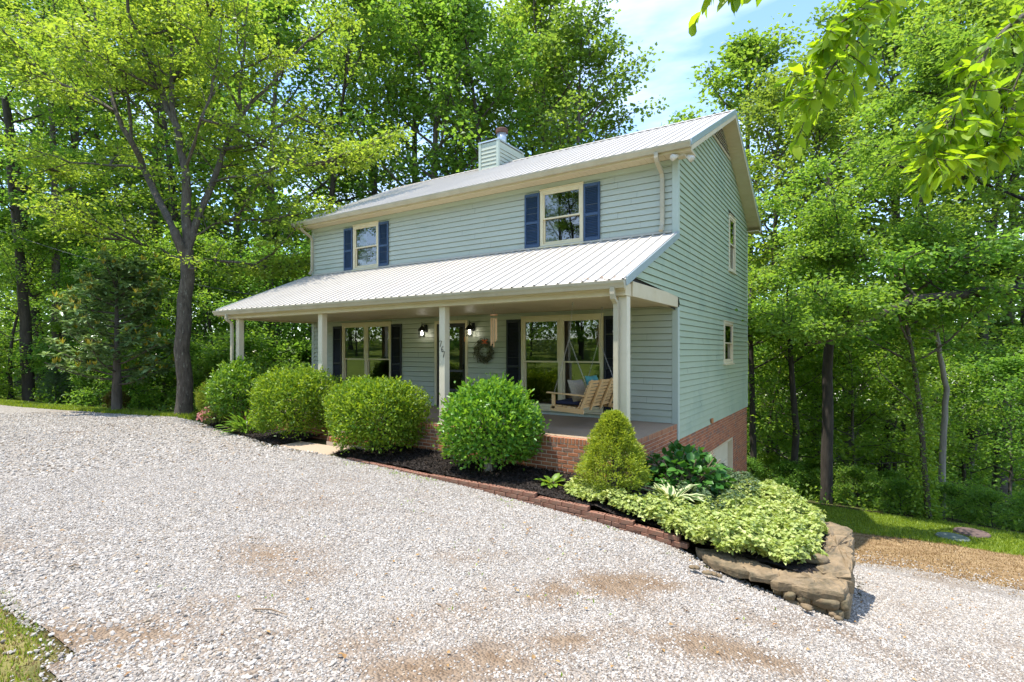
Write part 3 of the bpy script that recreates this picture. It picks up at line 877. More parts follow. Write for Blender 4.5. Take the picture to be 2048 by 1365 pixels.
# ------------------------------------------------------------------ windows, shutters, doors
def window(plane, o, units, curtain=False, casing=0.075):
    a0, a1, z0, z1 = o
    P = (lambda a, d, z: (a, -d, z)) if plane == 'Y' else (lambda a, d, z: (d, a, z))
    def bx(mb, a, b, d0, d1, c, e):
        if plane == 'Y': mb.box(a, b, -d1, -d0, c, e)
        else: mb.box(d0, d1, a, b, c, e)
        return mb
    c = casing
    fr = MB()
    bx(fr, a0, a0 + c, -.06, .045, z0, z1); bx(fr, a1 - c, a1, -.06, .045, z0, z1)
    bx(fr, a0 + c, a1 - c, -.06, .047, z1 - c, z1); bx(fr, a0 + c, a1 - c, -.06, .043, z0, z0 + c * .8)
    bx(fr, a0 - .012, a1 + .012, -.02, .062, z1 + .002, z1 + .026)
    w = hp('window', fr, 'window_wood', bevel=0.004)
    s = MB(); bx(s, a0 - .02, a1 + .02, .0, .085, z0 - .035, z0 - .002); s.build('sill', 'window_wood', w, bevel=.004)
    ia, ib = a0 + c, a1 - c; ic, id_ = z0 + c * .8, z1 - c
    if units == 2:
        mid = (ia + ib) / 2
        mm = MB(); bx(mm, mid - .05, mid + .05, -.06, .040, ic, id_); mm.build('mullion', 'window_wood', w, bevel=.004)
        spans = [(ia, mid - .05), (mid + .05, ib)]
    else:
        spans = [(ia, ib)]
    for (p0, p1) in spans:
        zm = ic + (id_ - ic) * (0.50 if units == 1 else 0.52)
        for nm, (q0, q1), d in (('upper_sash', (zm - .02, id_), .012), ('lower_sash', (ic, zm + .02), -.024)):
            f = .038
            sb = MB()
            bx(sb, p0, p0 + f, d - .016, d + .016, q0, q1); bx(sb, p1 - f, p1, d - .016, d + .016, q0, q1)
            bx(sb, p0 + f, p1 - f, d - .016, d + .017, q1 - f, q1); bx(sb, p0 + f, p1 - f, d - .016, d + .017, q0, q0 + f * (1.5 if nm == 'lower_sash' else .9))
            sb.build(nm, 'window_wood', w)
            pb = MB()
            pb.quad(P(p0 + f, d, q0 + f * .9), P(p1 - f, d, q0 + f * .9), P(p1 - f, d + random.uniform(-.002, .002), q1 - f), P(p0 + f, d + random.uniform(-.002, .002), q1 - f))
            pb.build('pane', 'glass', w)
        if curtain:
            cu = MB()
            n_ = 16; wd = (p1 - p0) * .30
            for k in range(n_):
                aa = p0 + .01 + wd * k / n_; ab = p0 + .01 + wd * (k + 1) / n_
                da = -.16 - .02 * math.sin(k * 2.1); db = -.16 - .02 * math.sin((k + 1) * 2.1)
                cu.quad(P(aa, da, ic), P(ab, db, ic), P(ab, db, id_), P(aa, da, id_))
            cu.build('curtain', 'curtain', w)
    return w
window('Y', UL, 1, True); window('Y', UR, 1, True)
window('Y', LL, 2); window('Y', LR, 2)
window('X', W1, 1); window('X', W2, 1)

def shutter(x0, x1, z0, z1, mat):
    f = .045
    s = MB()
    y0, y1 = -.066, -.026
    s.box(x0, x0 + f, y0, y1, z0, z1); s.box(x1 - f, x1, y0, y1, z0, z1)
    zm = z0 + (z1 - z0) * .46
    for a, b in ((z0, z0 + .08), (zm - .03, zm + .03), (z1 - .07, z1)):
        s.box(x0 + f, x1 - f, y0, y1 - .001, a, b)
    o = hp('shutter', s, mat, bevel=.004)
    lv = MB()
    for a, b in ((z0 + .085, zm - .035), (zm + .035, z1 - .075)):
        k = int((b - a) / .034)
        for i in range(k):
            z = a + (b - a) * (i + .5) / k
            lv.hexa([(x0 + f, -.060, z - .016), (x1 - f, -.060, z - .016), (x1 - f, -.034, z + .006), (x0 + f, -.034, z + .006), (x0 + f, -.058, z - .010), (x1 - f, -.058, z - .010), (x1 - f, -.032, z + .012), (x0 + f, -.032, z + .012)])
    l = lv.build('louvers', mat, o); l['kind'] = 'stuff'
    MB().box(x0 + f, x1 - f, -.030, -.027, z0 + .05, z1 - .05).build('back_panel', mat, o)
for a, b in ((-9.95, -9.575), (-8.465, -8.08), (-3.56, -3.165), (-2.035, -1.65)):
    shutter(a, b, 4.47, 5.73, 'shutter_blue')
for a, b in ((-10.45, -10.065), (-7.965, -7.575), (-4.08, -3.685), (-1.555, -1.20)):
    shutter(a, b, 0.74, 2.81, 'shutter_blue_shaded')

# front door with dark screen door
fr = MB()
fr.box(DOOR[0], DOOR[0] + .075, -.048, .06, DOOR[2] + .004, DOOR[3]); fr.box(DOOR[1] - .075, DOOR[1], -.048, .06, DOOR[2] + .004, DOOR[3]); fr.box(DOOR[0] + .075, DOOR[1] - .075, -.049, .06, DOOR[3] - .075, DOOR[3])
dr = hp('front_door', fr, 'window_wood', bevel=.004)
a0, a1 = DOOR[0] + .08, DOOR[1] - .08
s = MB(); f = .085
s.box(a0, a0 + f, -.028, .005, .64, 2.765); s.box(a1 - f, a1, -.028, .005, .64, 2.765)
for z in (.64, 2.67): s.box(a0 + f, a1 - f, -.029, .005, z, z + .095)
s.build('screen_door', 'door_dark', dr, bevel=.003)
for z in (1.02, 1.52):
    MB().box(a0 + f, a1 - f, -.031, .002, z, z + .055).build('screen_rail', 'door_rail', dr)
MB().quad((a0 + f, -.006, .73), (a1 - f, -.006, .73), (a1 - f, -.005, 2.67), (a0 + f, -.005, 2.67)).build('pane', 'glass', dr)
MB().box(a0, a1, .03, .055, .62, 2.76).build('inner_door', 'door_dark', dr)
MB().box(a1 - .07, a1 - .04, -.075, -.03, 1.60, 1.72).build('handle', 'black_metal', dr)
MB().box(a1 - .012, a1 + .014, -.060, -.030, 2.30, 2.42).build('hinge', 'rust_box', dr)
MB().box(DOOR[0], DOOR[1], -.06, .05, .602, .636).build('threshold', 'door_rail', dr)

# basement: brick side wall with garage opening; small bricks joined into one real relief
def brick_relief(mb_list, plane, coord, sgn, a0, a1, z0, z1, openings, bl=.203, bh=.0677, mortar=.011, proud=.006):
    row = 0
    z = z1
    while z > z0 + .01:
        zb = z - bh + mortar
        off = (row % 2) * bl / 2
        a = a0 - off
        while a < a1:
            s0, s1 = max(a, a0), min(a + bl - mortar, a1)
            if s1 - s0 > .02:
                zm = (z + zb) / 2
                parts = [(s0, s1)]
                for o in openings:
                    if o[2] < zm < o[3]:
                        np_ = []
                        for (p0, p1) in parts:
                            if p1 <= o[0] or p0 >= o[1]: np_.append((p0, p1)); continue
                            if p0 < o[0] - .01: np_.append((p0, o[0]))
                            if p1 > o[1] + .01: np_.append((o[1], p1))
                        parts = np_
                for (p0, p1) in parts:
                    mbx = mb_list[random.choices(range(len(mb_list)), (4, 3, 4, 2, 2)[:len(mb_list)])[0]]
                    d = proud + random.uniform(-.0015, .0015)
                    if plane == 'X':
                        lo, hi = sorted((coord, coord + sgn * d)); mbx.box(lo, hi, p0, p1, zb, z)
                    else:
                        lo, hi = sorted((coord, coord + sgn * d)); mbx.box(p0, p1, lo, hi, zb, z)
            a += bl
        z -= bh; row += 1
bw = MB()
bw.box(-.22, -.002, 0.0, GAR[0], -2.9, ZS); bw.box(-.22, -.002, GAR[1], DY, -2.9, ZS); bw.box(-.22, -.002, GAR[0], GAR[1], GAR[3], ZS)
base = hp('basement_wall', bw, 'mortar')
lists = [MB() for _ in range(5)]
brick_relief(lists, 'X', 0.0, 1, 0.0, DY, -2.8, ZS - .01, [GAR])
for i, q in enumerate(lists):
    o = q.build('brickwork', BRICKS[i], base); o['kind'] = 'stuff'
hp('foundation', MB().box(LX, -.25, .02, DY - .02, -2.9, .29), 'mortar')
# garage door recessed in the basement wall
jb = MB(); jb.box(-.20, -.012, GAR[0] + .001, GAR[0] + .06, -2.6, GAR[3] - .001); jb.box(-.20, -.012, GAR[1] - .06, GAR[1] - .001, -2.6, GAR[3] - .001); jb.box(-.20, -.014, GAR[0] + .06, GAR[1] - .06, GAR[3] - .07, GAR[3] - .001)
g = hp('garage_door', jb, 'cream')
for k in range(4):
    z0 = -2.6 + k * .53
    MB().box(-.17, -.13, GAR[0] + .062, GAR[1] - .062, z0 + .004, z0 + .526).build('door_panel', 'garage_door', g, bevel=.008)
hp('outlet_box', MB().box(.022, .075, 2.72, 2.84, .30, .42), 'rust_box', bevel=.01)

# ------------------------------------------------------------------ main roof
def slope_panel(xa, xb, y0, z0, y1, z1, ribs, thick=.018, rh=.022):
    """one ribbed metal sheet between two heights; ribs at given x"""
    prof = []
    xsb = [xa]
    for r_ in ribs:
        xsb += [r_ - .026, r_ - .014, r_ + .014, r_ + .022]
    xsb.append(xb)
    d = Vector((0, y1 - y0, z1 - z0)).normalized(); nrm = Vector((0, -d.z, d.y))
    if nrm.z < 0: nrm = -nrm
    up = []
    for i, x in enumerate(xsb):
        k = (i - 1) % 4
        h = rh if (0 < i < len(xsb) - 1 and k in (1, 2)) else 0.0
        up.append((x, h))
    mb = MB()
    V0 = [Vector((x, y0, z0)) + nrm * h for x, h in up]; V1 = [Vector((x, y1, z1)) + nrm * h for x, h in up]
    for i in range(len(up) - 1):
        mb.quad(V0[i], V0[i + 1], V1[i + 1], V1[i])
        lo0 = V0[i] - nrm * thick * .3; lo1 = V0[i + 1] - nrm * thick * .3
        mb.quad(lo0, lo1, V0[i + 1], V0[i])
    return mb
roof = hp('roof', MB().hexa([(LX - OVX + .03, -OVY + .04, ZE - .10), (OVX - .03, -OVY + .04, ZE - .10), (OVX - .03, DY / 2, ZR - .10), (LX - OVX + .03, DY / 2, ZR - .10),
                             (LX - OVX + .03, -OVY + .04, ZE - .012), (OVX - .03, -OVY + .04, ZE - .012), (OVX - .03, DY / 2, ZR - .03), (LX - OVX + .03, DY / 2, ZR - .03)]).hexa(
                            [(LX - OVX + .03, DY / 2 + .001, ZR - .10), (OVX - .03, DY / 2 + .001, ZR - .10), (OVX - .03, DY + OVY - .04, ZE - .10), (LX - OVX + .03, DY + OVY - .04, ZE - .10),
                             (LX - OVX + .03, DY / 2 + .001, ZR - .03), (OVX - .03, DY / 2 + .001, ZR - .03), (OVX - .03, DY + OVY - .04, ZE - .012), (LX - OVX + .03, DY + OVY - .04, ZE - .012)]), 'cream')
def panels(par, x0, x1, y0, z0, y1, z1):
    x = x1; k = 0
    while x > x0 + .02:
        xa = max(x - .9144, x0)
        ribs = [r_ for r_ in sorted(x - .045 - .2286 * q for q in range(4)) if r_ - .03 > xa]
        j = random.uniform(-.006, .006)
        slope_panel(xa + .001, x - .001, y0, z0 + .001, y1, z1 + .001, ribs).build('roof_panel', 'roof_metal', par)
        ends = MB()
        for r_ in ribs:
            ends.box(r_ - .013, r_ + .013, min(y0, y0 + (y1 - y0) * .004), max(y0, y0 + (y1 - y0) * .004), z0 - .002, z0 + .017)
        if ribs: ends.build('rib_end', 'rib_end', par)['kind'] = 'stuff'
        x = xa; k += 1
panels(roof, LX - OVX, OVX, -OVY - .03, ZE - .012, DY / 2, ZR)
panels(roof, LX - OVX, OVX, DY + OVY + .03, ZE - .012, DY / 2, ZR)
rc = MB()
for sg in (-1, 1):
    a = Vector((0, DY / 2, ZR + .035)); b_ = Vector((0, DY / 2 + sg * .17, ZR + .035 - .17 * PITCH))
    P = [(LX - OVX - .01, a.y, a.z - .012), (OVX + .01, a.y, a.z - .012), (OVX + .01, b_.y, b_.z - .012), (LX - OVX - .01, b_.y, b_.z - .012), (LX - OVX - .01, a.y, a.z), (OVX + .01, a.y, a.z), (OVX + .01, b_.y, b_.z), (LX - OVX - .01, b_.y, b_.z)]
    rc.hexa(P)
rc.build('ridge_cap', 'roof_metal', roof)
for x0, x1 in ((OVX - .012, OVX + .014), (LX - OVX - .014, LX - OVX + .012)):
    for sg in (-1, 1):
        ye = -OVY - .02 if sg < 0 else DY + OVY + .02
        hp_ = MB().hexa([(x0, ye, ZE - .10), (x1, ye, ZE - .10), (x1, DY / 2, ZR - .10), (x0, DY / 2, ZR - .10), (x0, ye, ZE + .025), (x1, ye, ZE + .025), (x1, DY / 2, ZR + .030), (x0, DY / 2, ZR + .030)])
        hp_.build('rake_trim', 'rake_metal', roof)
        q = MB().hexa([(x0 + .002, ye + sg * -.02, ZE - .20), (x1 - .006, ye + sg * -.02, ZE - .20), (x1 - .006, DY / 2, ZR - .20), (x0 + .002, DY / 2, ZR - .20), (x0 + .002, ye + sg * -.02, ZE - .101), (x1 - .006, ye + sg * -.02, ZE - .101), (x1 - .006, DY / 2, ZR - .101), (x0 + .002, DY / 2, ZR - .101)])
        q.build('rake_fascia', 'cream', roof)
# soffits: narrow vinyl strips
sof = hp('soffit', MB().box(LX - OVX + .02, OVX - .02, -OVY + .02, -.036, ZSOF + .014, ZSOF + .03), 'cream')
ns = 92; dx = (OVX - LX + OVX - .03) / ns
sm_ = MB().box(0, dx - .007, -OVY + .005, -.036, ZSOF, ZSOF + .012).mesh('soffit_strip', 'cream')
for k in range(ns):
    obj('soffit_strip', sm_, sof, (LX - OVX + .015 + dx * k, 0, 0))
rs = hp('rake_soffit', MB().box(.03, OVX - .02, -.02, .0, ZSOF + .02, ZSOF + .03), 'cream')
nrm_k = 34
for side in (0, 1):
    for k in range(nrm_k):
        y0 = -.05 + (DY / 2 + .05) * k / nrm_k; y1 = y0 + (DY / 2 + .05) / nrm_k - .007
        zz = lambda y: ZE - .205 + (y + OVY) * PITCH
        ya, yb = (y0, y1) if side == 0 else (DY - y0, DY - y1)
        P = [(.024, ya, zz(y0)), (OVX - .014, ya, zz(y0)), (OVX - .014, yb, zz(y1)), (.024, yb, zz(y1)), (.024, ya, zz(y0) + .012), (OVX - .014, ya, zz(y0) + .012), (OVX - .014, yb, zz(y1) + .012), (.024, yb, zz(y1) + .012)]
        MB().hexa(P).build('soffit_strip', 'cream', rs)
# boxed eave returns at the gable corners
for y0, y1 in ((-OVY + .0, .03), (DY - .03, DY + OVY)):
    hp('eave_return', MB().box(.030, OVX - .016, y0, y1, ZSOF - .02, ZE - .16), 'cream', bevel=.004)
# gable vent: louvred triangle under the ridge
vt = hp('gable_vent', MB().hexa([(.026, DY / 2 - 1.15, 7.36), (.050, DY / 2 - 1.15, 7.36), (.050, DY / 2 + 1.15, 7.36), (.026, DY / 2 + 1.15, 7.36), (.026, DY / 2 - 1.08, 7.40), (.050, DY / 2 - 1.08, 7.40), (.050, DY / 2 + 1.08, 7.40), (.026, DY / 2 + 1.08, 7.40)]), 'cream')
for k in range(7):
    z = 7.43 + k * .075
    hw = (8.03 - z) / PITCH
    if hw < .08: break
    MB().hexa([(.024, DY / 2 - hw, z), (.060, DY / 2 - hw, z - .03), (.060, DY / 2 + hw, z - .03), (.024, DY / 2 + hw, z), (.024, DY / 2 - hw, z + .012), (.060, DY / 2 - hw, z - .018), (.060, DY / 2 + hw, z - .018), (.024, DY / 2 + hw, z + .012)]).build('vent_slat', 'cream', vt)
MB().poly([(.0245, DY / 2 - 1.1, 7.39), (.0245, DY / 2 + 1.1, 7.39), (.0245, DY / 2, 7.97)]).build('vent_back', 'rib_end', vt)

# gutters: K-shaped trough
def gutter(x0, x1, y, ztop):
    prof = [(0, 0), (0, -.11), (-.075, -.115), (-.095, -.07), (-.118, -.035), (-.125, 0), (-.115, .004), (-.105, -.03), (-.08, -.065), (-.066, -.102), (-.010, -.098), (-.010, 0)]
    mb = MB(); n_ = len(prof)
    A = [(x0, y + a, ztop + b) for a, b in prof]; B = [(x1, y + a, ztop + b) for a, b in prof]
    for i in range(n_):
        j = (i + 1) % n_
        mb.quad(A[j], A[i], B[i], B[j])
    end = [(0, 0), (0, -.11), (-.075, -.115), (-.095, -.07), (-.118, -.035), (-.125, 0)]
    mb.poly([(x0, y + a, ztop + b) for a, b in end]); mb.poly([(x1, y + a, ztop + b) for a, b in reversed(end)])
    g_ = hp('gutter', mb, 'gutter')
    x = x0 + 1.9
    while x < x1 - .5:
        MB().box(x, x + .03, y - .127, y + .0, ztop - .002, ztop + .004).build('gutter_strap', 'gutter', g_)
        x += 2.3
    return g_
gutter(LX - OVX - .02, OVX + .0, -OVY - .004, ZE - .030)
hp('fascia', MB().box(LX - OVX + .02, OVX - .015, -OVY - .002, -OVY + .018, ZSOF - .012, ZE - .035), 'cream')

# ------------------------------------------------------------------ porch
PX0, PX1 = LX - .29, 0.0
proof = hp('porch_roof', MB().hexa([(PX0 + .02, PY + .03, PZ0 - .10), (PX1 - .02, PY + .03, PZ0 - .10), (PX1 - .02, -.03, PZ1 - .10), (PX0 + .02, -.03, PZ1 - .10), (PX0 + .02, PY + .03, PZ0 - .010), (PX1 - .02, PY + .03, PZ0 - .010), (PX1 - .02, -.03, PZ1 - .022), (PX0 + .02, -.03, PZ1 - .022)]), 'cream')
panels(proof, PX0, PX1 + .03, PY - .03, PZ0 - .012, -.024, PZ1)
for x0, x1 in ((PX1 + .030, PX1 + .052), (PX0 - .022, PX0 - .001)):
    MB().hexa([(x0, PY - .02, PZ0 - .11), (x1, PY - .02, PZ0 - .11), (x1, .0, PZ1 - .10), (x0, .0, PZ1 - .10), (x0, PY - .02, PZ0 + .028), (x1, PY - .02, PZ0 + .028), (x1, .0, PZ1 + .028), (x0, .0, PZ1 + .028)]).build('rake_trim', 'rake_metal', proof)
MB().box(LX + .1, -.1, -.060, -.023, PZ1 + .005, PZ1 + .05).build('flashing', 'roof_metal', proof)
gutter(PX0 - .01, PX1 + .03, PY - .004, PZ0 - .030)
# the left end of the porch attic, closed with boards
hp('porch_gable', MB().poly([(LX - .05, -.03, PZ1 - .1), (LX - .05, -.03, 2.97), (LX - .05, PY + .06, 2.97), (LX - .05, PY + .06, PZ0 - .1)]), 'siding_shade_tone')
# beams under the roof edge
hp('porch_beam', MB().box(LX - .05, -.004, PY + .06, PY + .30, 2.93, PZ0 - .045), 'cream', bevel=.004)
hp('porch_fascia', MB().box(PX0 + .02, -.002, PY - .002, PY + .018, PZ0 - .17, PZ0 - .05), 'cream')
hp('porch_eave_soffit', MB().box(PX0 + .02, -.004, PY + .018, PY + .061, PZ0 - .15, PZ0 - .135), 'cream')
hp('porch_end_beam', MB().box(-.17, .024, PY + .302, -.03, 2.93, 3.175), 'cream', bevel=.004)
hp('porch_end_beam', MB().box(LX - .05, LX + .12, PY + .302, -.03, 2.93, 3.14), 'cream', bevel=.004)
ceil = hp('porch_ceiling', MB().box(LX + .12, -.17, PY + .302, -.012, 2.985, 3.0), 'ceiling_board')
nb_ = 26; dy = (-PY - .302 - .012) / nb_
cm = MB().box(LX + .122, -.172, 0, dy - .006, 2.965, 2.983).mesh('ceiling_board', 'ceiling_board')
for k in range(nb_):
    obj('ceiling_board', cm, ceil, (0, PY + .304 + dy * k, 0))
# posts
POSTX = (-11.02, -7.55, -3.82, -.085)
for i, x in enumerate(POSTX):
    pst = hp('porch_post', MB().box(x - .074, x + .074, -2.727, -2.579, ZF + .02, 2.928), 'cream_post', bevel=.006)
    MB().box(x - .09, x + .09, -2.743, -2.563, ZF + .002, ZF + .035).build('post_base', 'cream_post', pst, bevel=.005)
    if i == 2:
        # house numbers 7 6 7, slanting down the post face
        def stroke(pts, ox, oz, s):
            return MB().tube([(ox + a * s, -2.733, oz + b_ * s) for a, b_ in pts], .0062, 5)
        seven = [(0, .95), (.12, 1.0), (.55, 1.0), (.42, .6), (.28, .25), (.22, 0)]
        six = [(.5, 1.0), (.25, .75), (.08, .42), (.1, .15), (.28, .02), (.46, .14), (.48, .34), (.32, .46), (.12, .36)]
        for pts, ox, oz in ((seven, x - .068, 2.14), (six, x - .022, 2.04), (seven, x + .012, 1.93)):
            stroke(pts, ox, oz, .115).build('house_number', 'digits', pst)
# slab and its brick skirt
hp('porch_floor', MB().box(LX - .05, .0, SY + .105, -.004, ZF - .10, ZF), 'slab')
core = MB(); core.box(LX - .05, -.004, SY + .004, -.03, -.75, ZF - .101)
core.box(LX - .05, -.004, SY + .004, SY + .104, ZF - .1005, ZF - .006); 
skirt = hp('porch_brick_skirt', core, 'mortar')
bl, bh, mo = .203, .0677, .014
bm_long = [chamfer_box('brick', BRICKS[i], bl - mo, .10, bh - mo, .004, .0012, i) for i in range(5)]
bm_long_side = [chamfer_box('brick', BRICKS[i], .10, bl - mo, bh - mo, .004, .0012, i + 9) for i in range(5)]
bm_row = [chamfer_box('brick', BRICKS[i], bh - mo, .195, .092, .004, .0012, i + 20) for i in range(5)]
bm_row_side = [chamfer_box('brick', BRICKS[i], .195, bh - mo, .092, .004, .0012, i + 30) for i in range(5)]
bpick = lambda r_: r_.choices(range(5), (5, 4, 3, 2, 2))[0]
rb = random.Random(8)
x = -.012 - bh / 2
while x > -4.55:                       # rowlock course under the slab edge, front
    obj('brick', bm_row[bpick(rb)], skirt, (x, SY + .0965 - .004 + rb.uniform(-.002, .002), ZF - .049)); x -= bh
for row in range(11):                  # stretchers below it
    z = ZF - .102 - bh * (row + .5)
    x = -.012 - (bl / 2 if row % 2 else bl) + bl / 2
    while x > -4.6:
        hidden = row > 8
        if not hidden: obj('brick', bm_long[bpick(rb)], skirt, (x - .006, SY + .049 + rb.uniform(-.002, .002), z))
        x -= bl
y = SY + .22
while y < -.05:
    obj('brick', bm_row_side[bpick(rb)], skirt, (-.095 + rb.uniform(-.002, .002), y, ZF - .049)); y += bh
lists = [MB() for _ in range(5)]
brick_relief(lists, 'X', -.004, 1, SY + .012, -.03, -.75, ZF - .105, [])
brick_relief(lists, 'Y', SY + .004, -1, LX - .05, -4.7, -.3, ZF - .105, [])
for i, q in enumerate(lists):
    o = q.build('brickwork', BRICKS[i], skirt); o['kind'] = 'stuff'
# steps up from the walk
for k, (d, z) in enumerate(((.62, .20), (.31, .40))):
    st = hp('porch_step', MB().box(-6.45, -5.25, SY - d, SY + .01, -.05, z - .06), 'mortar')
    for q in range(17):
        obj('brick', bm_row[bpick(rb)], st, (-6.41 + q * .0705, SY - d + .10, z - .015))
        obj('brick', bm_row[bpick(rb)], st, (-6.41 + q * .0705, SY - d + .297, z - .015))

# downspouts
def downspout(pts, w=.075, h=.055):
    mb = MB()
    pts = [Vector(p) for p in pts]
    prof = [(-w / 2, -h / 2), (0, -h / 2 - .003), (w / 2, -h / 2), (w / 2, h / 2), (-w / 2, h / 2)]
    base_ = 0
    for i, p in enumerate(pts):
        d = (pts[min(i + 1, len(pts) - 1)] - pts[max(i - 1, 0)]).normalized()
        sx = Vector((1, 0, 0)); u = sx.cross(d).normalized()
        for a, b_ in prof:
            mb.v.append(tuple(p + sx * a - u * b_))
    k = len(prof)
    for i in range(len(pts) - 1):
        for j in range(k):
            a = i * k + j; b_ = i * k + (j + 1) % k
            mb.f.append((a, b_, b_ + k, a + k))
    mb.f.append(tuple(range(k))[::-1]); mb.f.append(tuple((len(pts) - 1) * k + j for j in range(k)))
    o = hp('downspout', mb, 'gutter')
    return o
def elbow(x, y0, z0, y1, z1):
    return [(x, y0, z0), (x, y0, z0 - .10), (x, y0 + (y1 - y0) * .12, z0 - .16), (x, y1 - (y1 - y0) * .12, z1 + .10), (x, y1, z1)]
d1 = downspout(elbow(-.17, PY - .07, PZ0 - .13, -2.785, 2.72) + [(-.17, -2.785, .15), (-.17, -2.79, .05)])
d2 = downspout(elbow(-11.18, PY - .07, PZ0 - .13, -2.785, 2.72) + [(-11.18, -2.785, .1)])
d3 = downspout(elbow(-.28, -OVY - .07, ZE - .13, -.075, 5.55) + [(-.28, -.075, 4.66), (-.28, -.09, 4.58), (-.28, -.17, 4.47)])
d4 = downspout(elbow(LX + .06, -OVY - .07, ZE - .13, -.075, 5.55) + [(LX + .06, -.075, 4.66), (LX + .06, -.09, 4.58), (LX + .06, -.17, 4.47)])
for d_, x, y, zs_ in ((d1, -.17, -2.785, (2.35, .95)), (d2, -11.18, -2.785, (2.3,)), (d3, -.28, -.075, (5.3, 4.95)), (d4, LX + .06, -.075, (5.2,))):
    for z in zs_:
        MB().box(x - .042, x + .042, y - .034, y + .032, z, z + .03).build('strap', 'gutter', d_)

# chimney box straddling the ridge
CX0, CX1, CY0, CY1 = -7.37, -6.62, 3.3, 4.8
ch = hp('chimney', MB().box(CX0 + .012, CX1 - .012, CY0 + .012, CY1 - .012, 7.7, 8.80), 'trim_blue')
for k in range(9):
    z = 7.70 + k * .125
    if z + .12 > 8.80: break
    MB().box(CX0 - .004, CX1 + .004, CY0 - .003, CY1 + .003, z, z + .006).build('lap_shadow', 'siding_shade_tone', ch)
    MB().hexa([(CX0 - .012, CY0 - .012, z), (CX1 + .012, CY0 - .012, z), (CX1 + .012, CY1 + .012, z), (CX0 - .012, CY1 + .012, z), (CX0 + .008, CY0 + .008, z + .124), (CX1 - .008, CY0 + .008, z + .124), (CX1 - .008, CY1 - .008, z + .124), (CX0 + .008, CY1 - .008, z + .124)]).build('siding_board', 'siding', ch)
for x, y in ((CX0, CY0), (CX1, CY0), (CX1, CY1), (CX0, CY1)):
    sx = 1 if x == CX0 else -1; sy = 1 if y == CY0 else -1
    MB().box(min(x - sx * .018, x + sx * .07), max(x - sx * .018, x + sx * .07), min(y - sy * .018, y + sy * .07), max(y - sy * .018, y + sy * .07), 7.7, 8.82).build('corner_board', 'trim_blue', ch)
MB().box(CX0 - .03, CX1 + .03, CY0 - .03, CY1 + .03, 8.821, 8.86).build('chimney_top', 'galvanised', ch)
MB().lathe([(.155, 0), (.155, .50)], (-6.99, 4.05, 8.862), 20).build('flue_pipe', 'galvanised', ch, smooth=True)
MB().lathe([(.16, 0), (.205, .02), (.205, .13), (.185, .15), (.03, .17)], (-6.99, 4.05, 9.34), 20).build('flue_cap', 'rusty_cap', ch)

# ================================================================== things on the porch
def lantern(x, z, label):
    t = thing('wall_lantern', label, 'lantern', (x, -.03, z), group='black lanterns beside the front door')
    MB().box(-.055, .055, -.02, .0, -.04, .17).build('wall_plate', 'black_metal', t, bevel=.01)
    arm = [(0, -.02, .08), (0, -.07, .16), (0, -.13, .17), (0, -.16, .13)]
    MB().tube(arm, .010, 6).build('arm', 'black_metal', t)
    MB().lathe([(.012, .16), (.02, .12), (.055, .085), (.105, .02), (.108, .0)], (0, -.16, 0), 8).build('hood', 'black_metal', t)
    MB().tube([(0, -.16, .15), (0, -.16, .22)], .008, 6).build('finial', 'black_metal', t)
    cage = MB()
    for k in range(8):
        a = math.pi * 2 * (k + .5) / 8
        cage.tube([(.098 * math.cos(a), -.16 + .098 * math.sin(a), .0), (.085 * math.cos(a), -.16 + .085 * math.sin(a), -.17)], .0045, 4)
    for zz_, r_ in ((-.002, .100), (-.085, .093), (-.17, .087)):
        cage.tube([(r_ * math.cos(q * math.pi / 8), -.16 + r_ * math.sin(q * math.pi / 8), zz_) for q in range(17)], .005, 4)
    cage.build('cage', 'black_metal', t)
    MB().lathe([(.084, -.165), (.094, -.005)], (0, -.16, 0), 16).build('glass', 'lantern_glass', t, smooth=True)
    MB().lathe([(.004, -.12), (.024, -.11), (.030, -.085), (.024, -.055), (.012, -.03), (.012, .0)], (0, -.16, 0), 12).build('bulb', 'bulb', t, smooth=True)
lantern(-6.68, 2.60, 'black caged lantern, lit, on the wall left of the front door')
lantern(-5.09, 2.60, 'black caged lantern, lit, between the front door and the wreath')

# dry leaf bits lying on the porch roof
k = 170
x = rng.uniform(PX0 + .3, -.05, k); f = rng.random(k) ** .7
x = np.r_[x, rng.uniform(-1.2, .0, 60)]; f = np.r_[f, rng.uniform(0, .05, 60)]; k = len(x)
P = np.c_[x, PY + f * (-PY - .1), PZ0 + f * (PZ1 - PZ0) * .965 + .022]
D = rand_dir(k) if 'rand_dir' in globals() else unit(rng.normal(0, 1, (k, 3)))
D[:, 2] = .44 * D[:, 1]
o = obj('roof_litter', leaf_mesh('roof_litter', P, D, np.tile([0, -.4, 1.], (k, 1)), rng.uniform(.02, .06, k), rng.uniform(.012, .03, k), 'litter', rnd=rng.random(k) * .4))
tag(o, 'small dry leaf bits scattered on the porch roof', 'leaves', kind='stuff')

# wind chime
t = thing('wind_chime', 'wooden wind chime hanging from the porch ceiling right of the middle post', 'wind chime', (-2.77, -2.45, 2.965))
ch_ = MB()
for k in range(3):
    a = k * 2.094
    ch_.tube([(0, 0, 0), (0, 0, -.10), (.05 * math.cos(a), .05 * math.sin(a), -.215)], .003, 4)
ch_.build('cord', 'dry_stick', t)
MB().lathe([(.07, 0), (.075, .008), (.07, .022)], (0, 0, -.235), 14).build('disc', 'chime_wood', t)
for k in range(5):
    a = k * 1.2566 + .3
    ln = .42 + .035 * k
    MB().tube([(.055 * math.cos(a), .055 * math.sin(a), -.235), (.055 * math.cos(a), .055 * math.sin(a), -.29)], .002, 4).build('string', 'dry_stick', t)
    MB().tube([(.055 * math.cos(a), .055 * math.sin(a), -.28), (.055 * math.cos(a), .055 * math.sin(a), -.28 - ln)], .0085, 8).build('tube', 'copper', t)

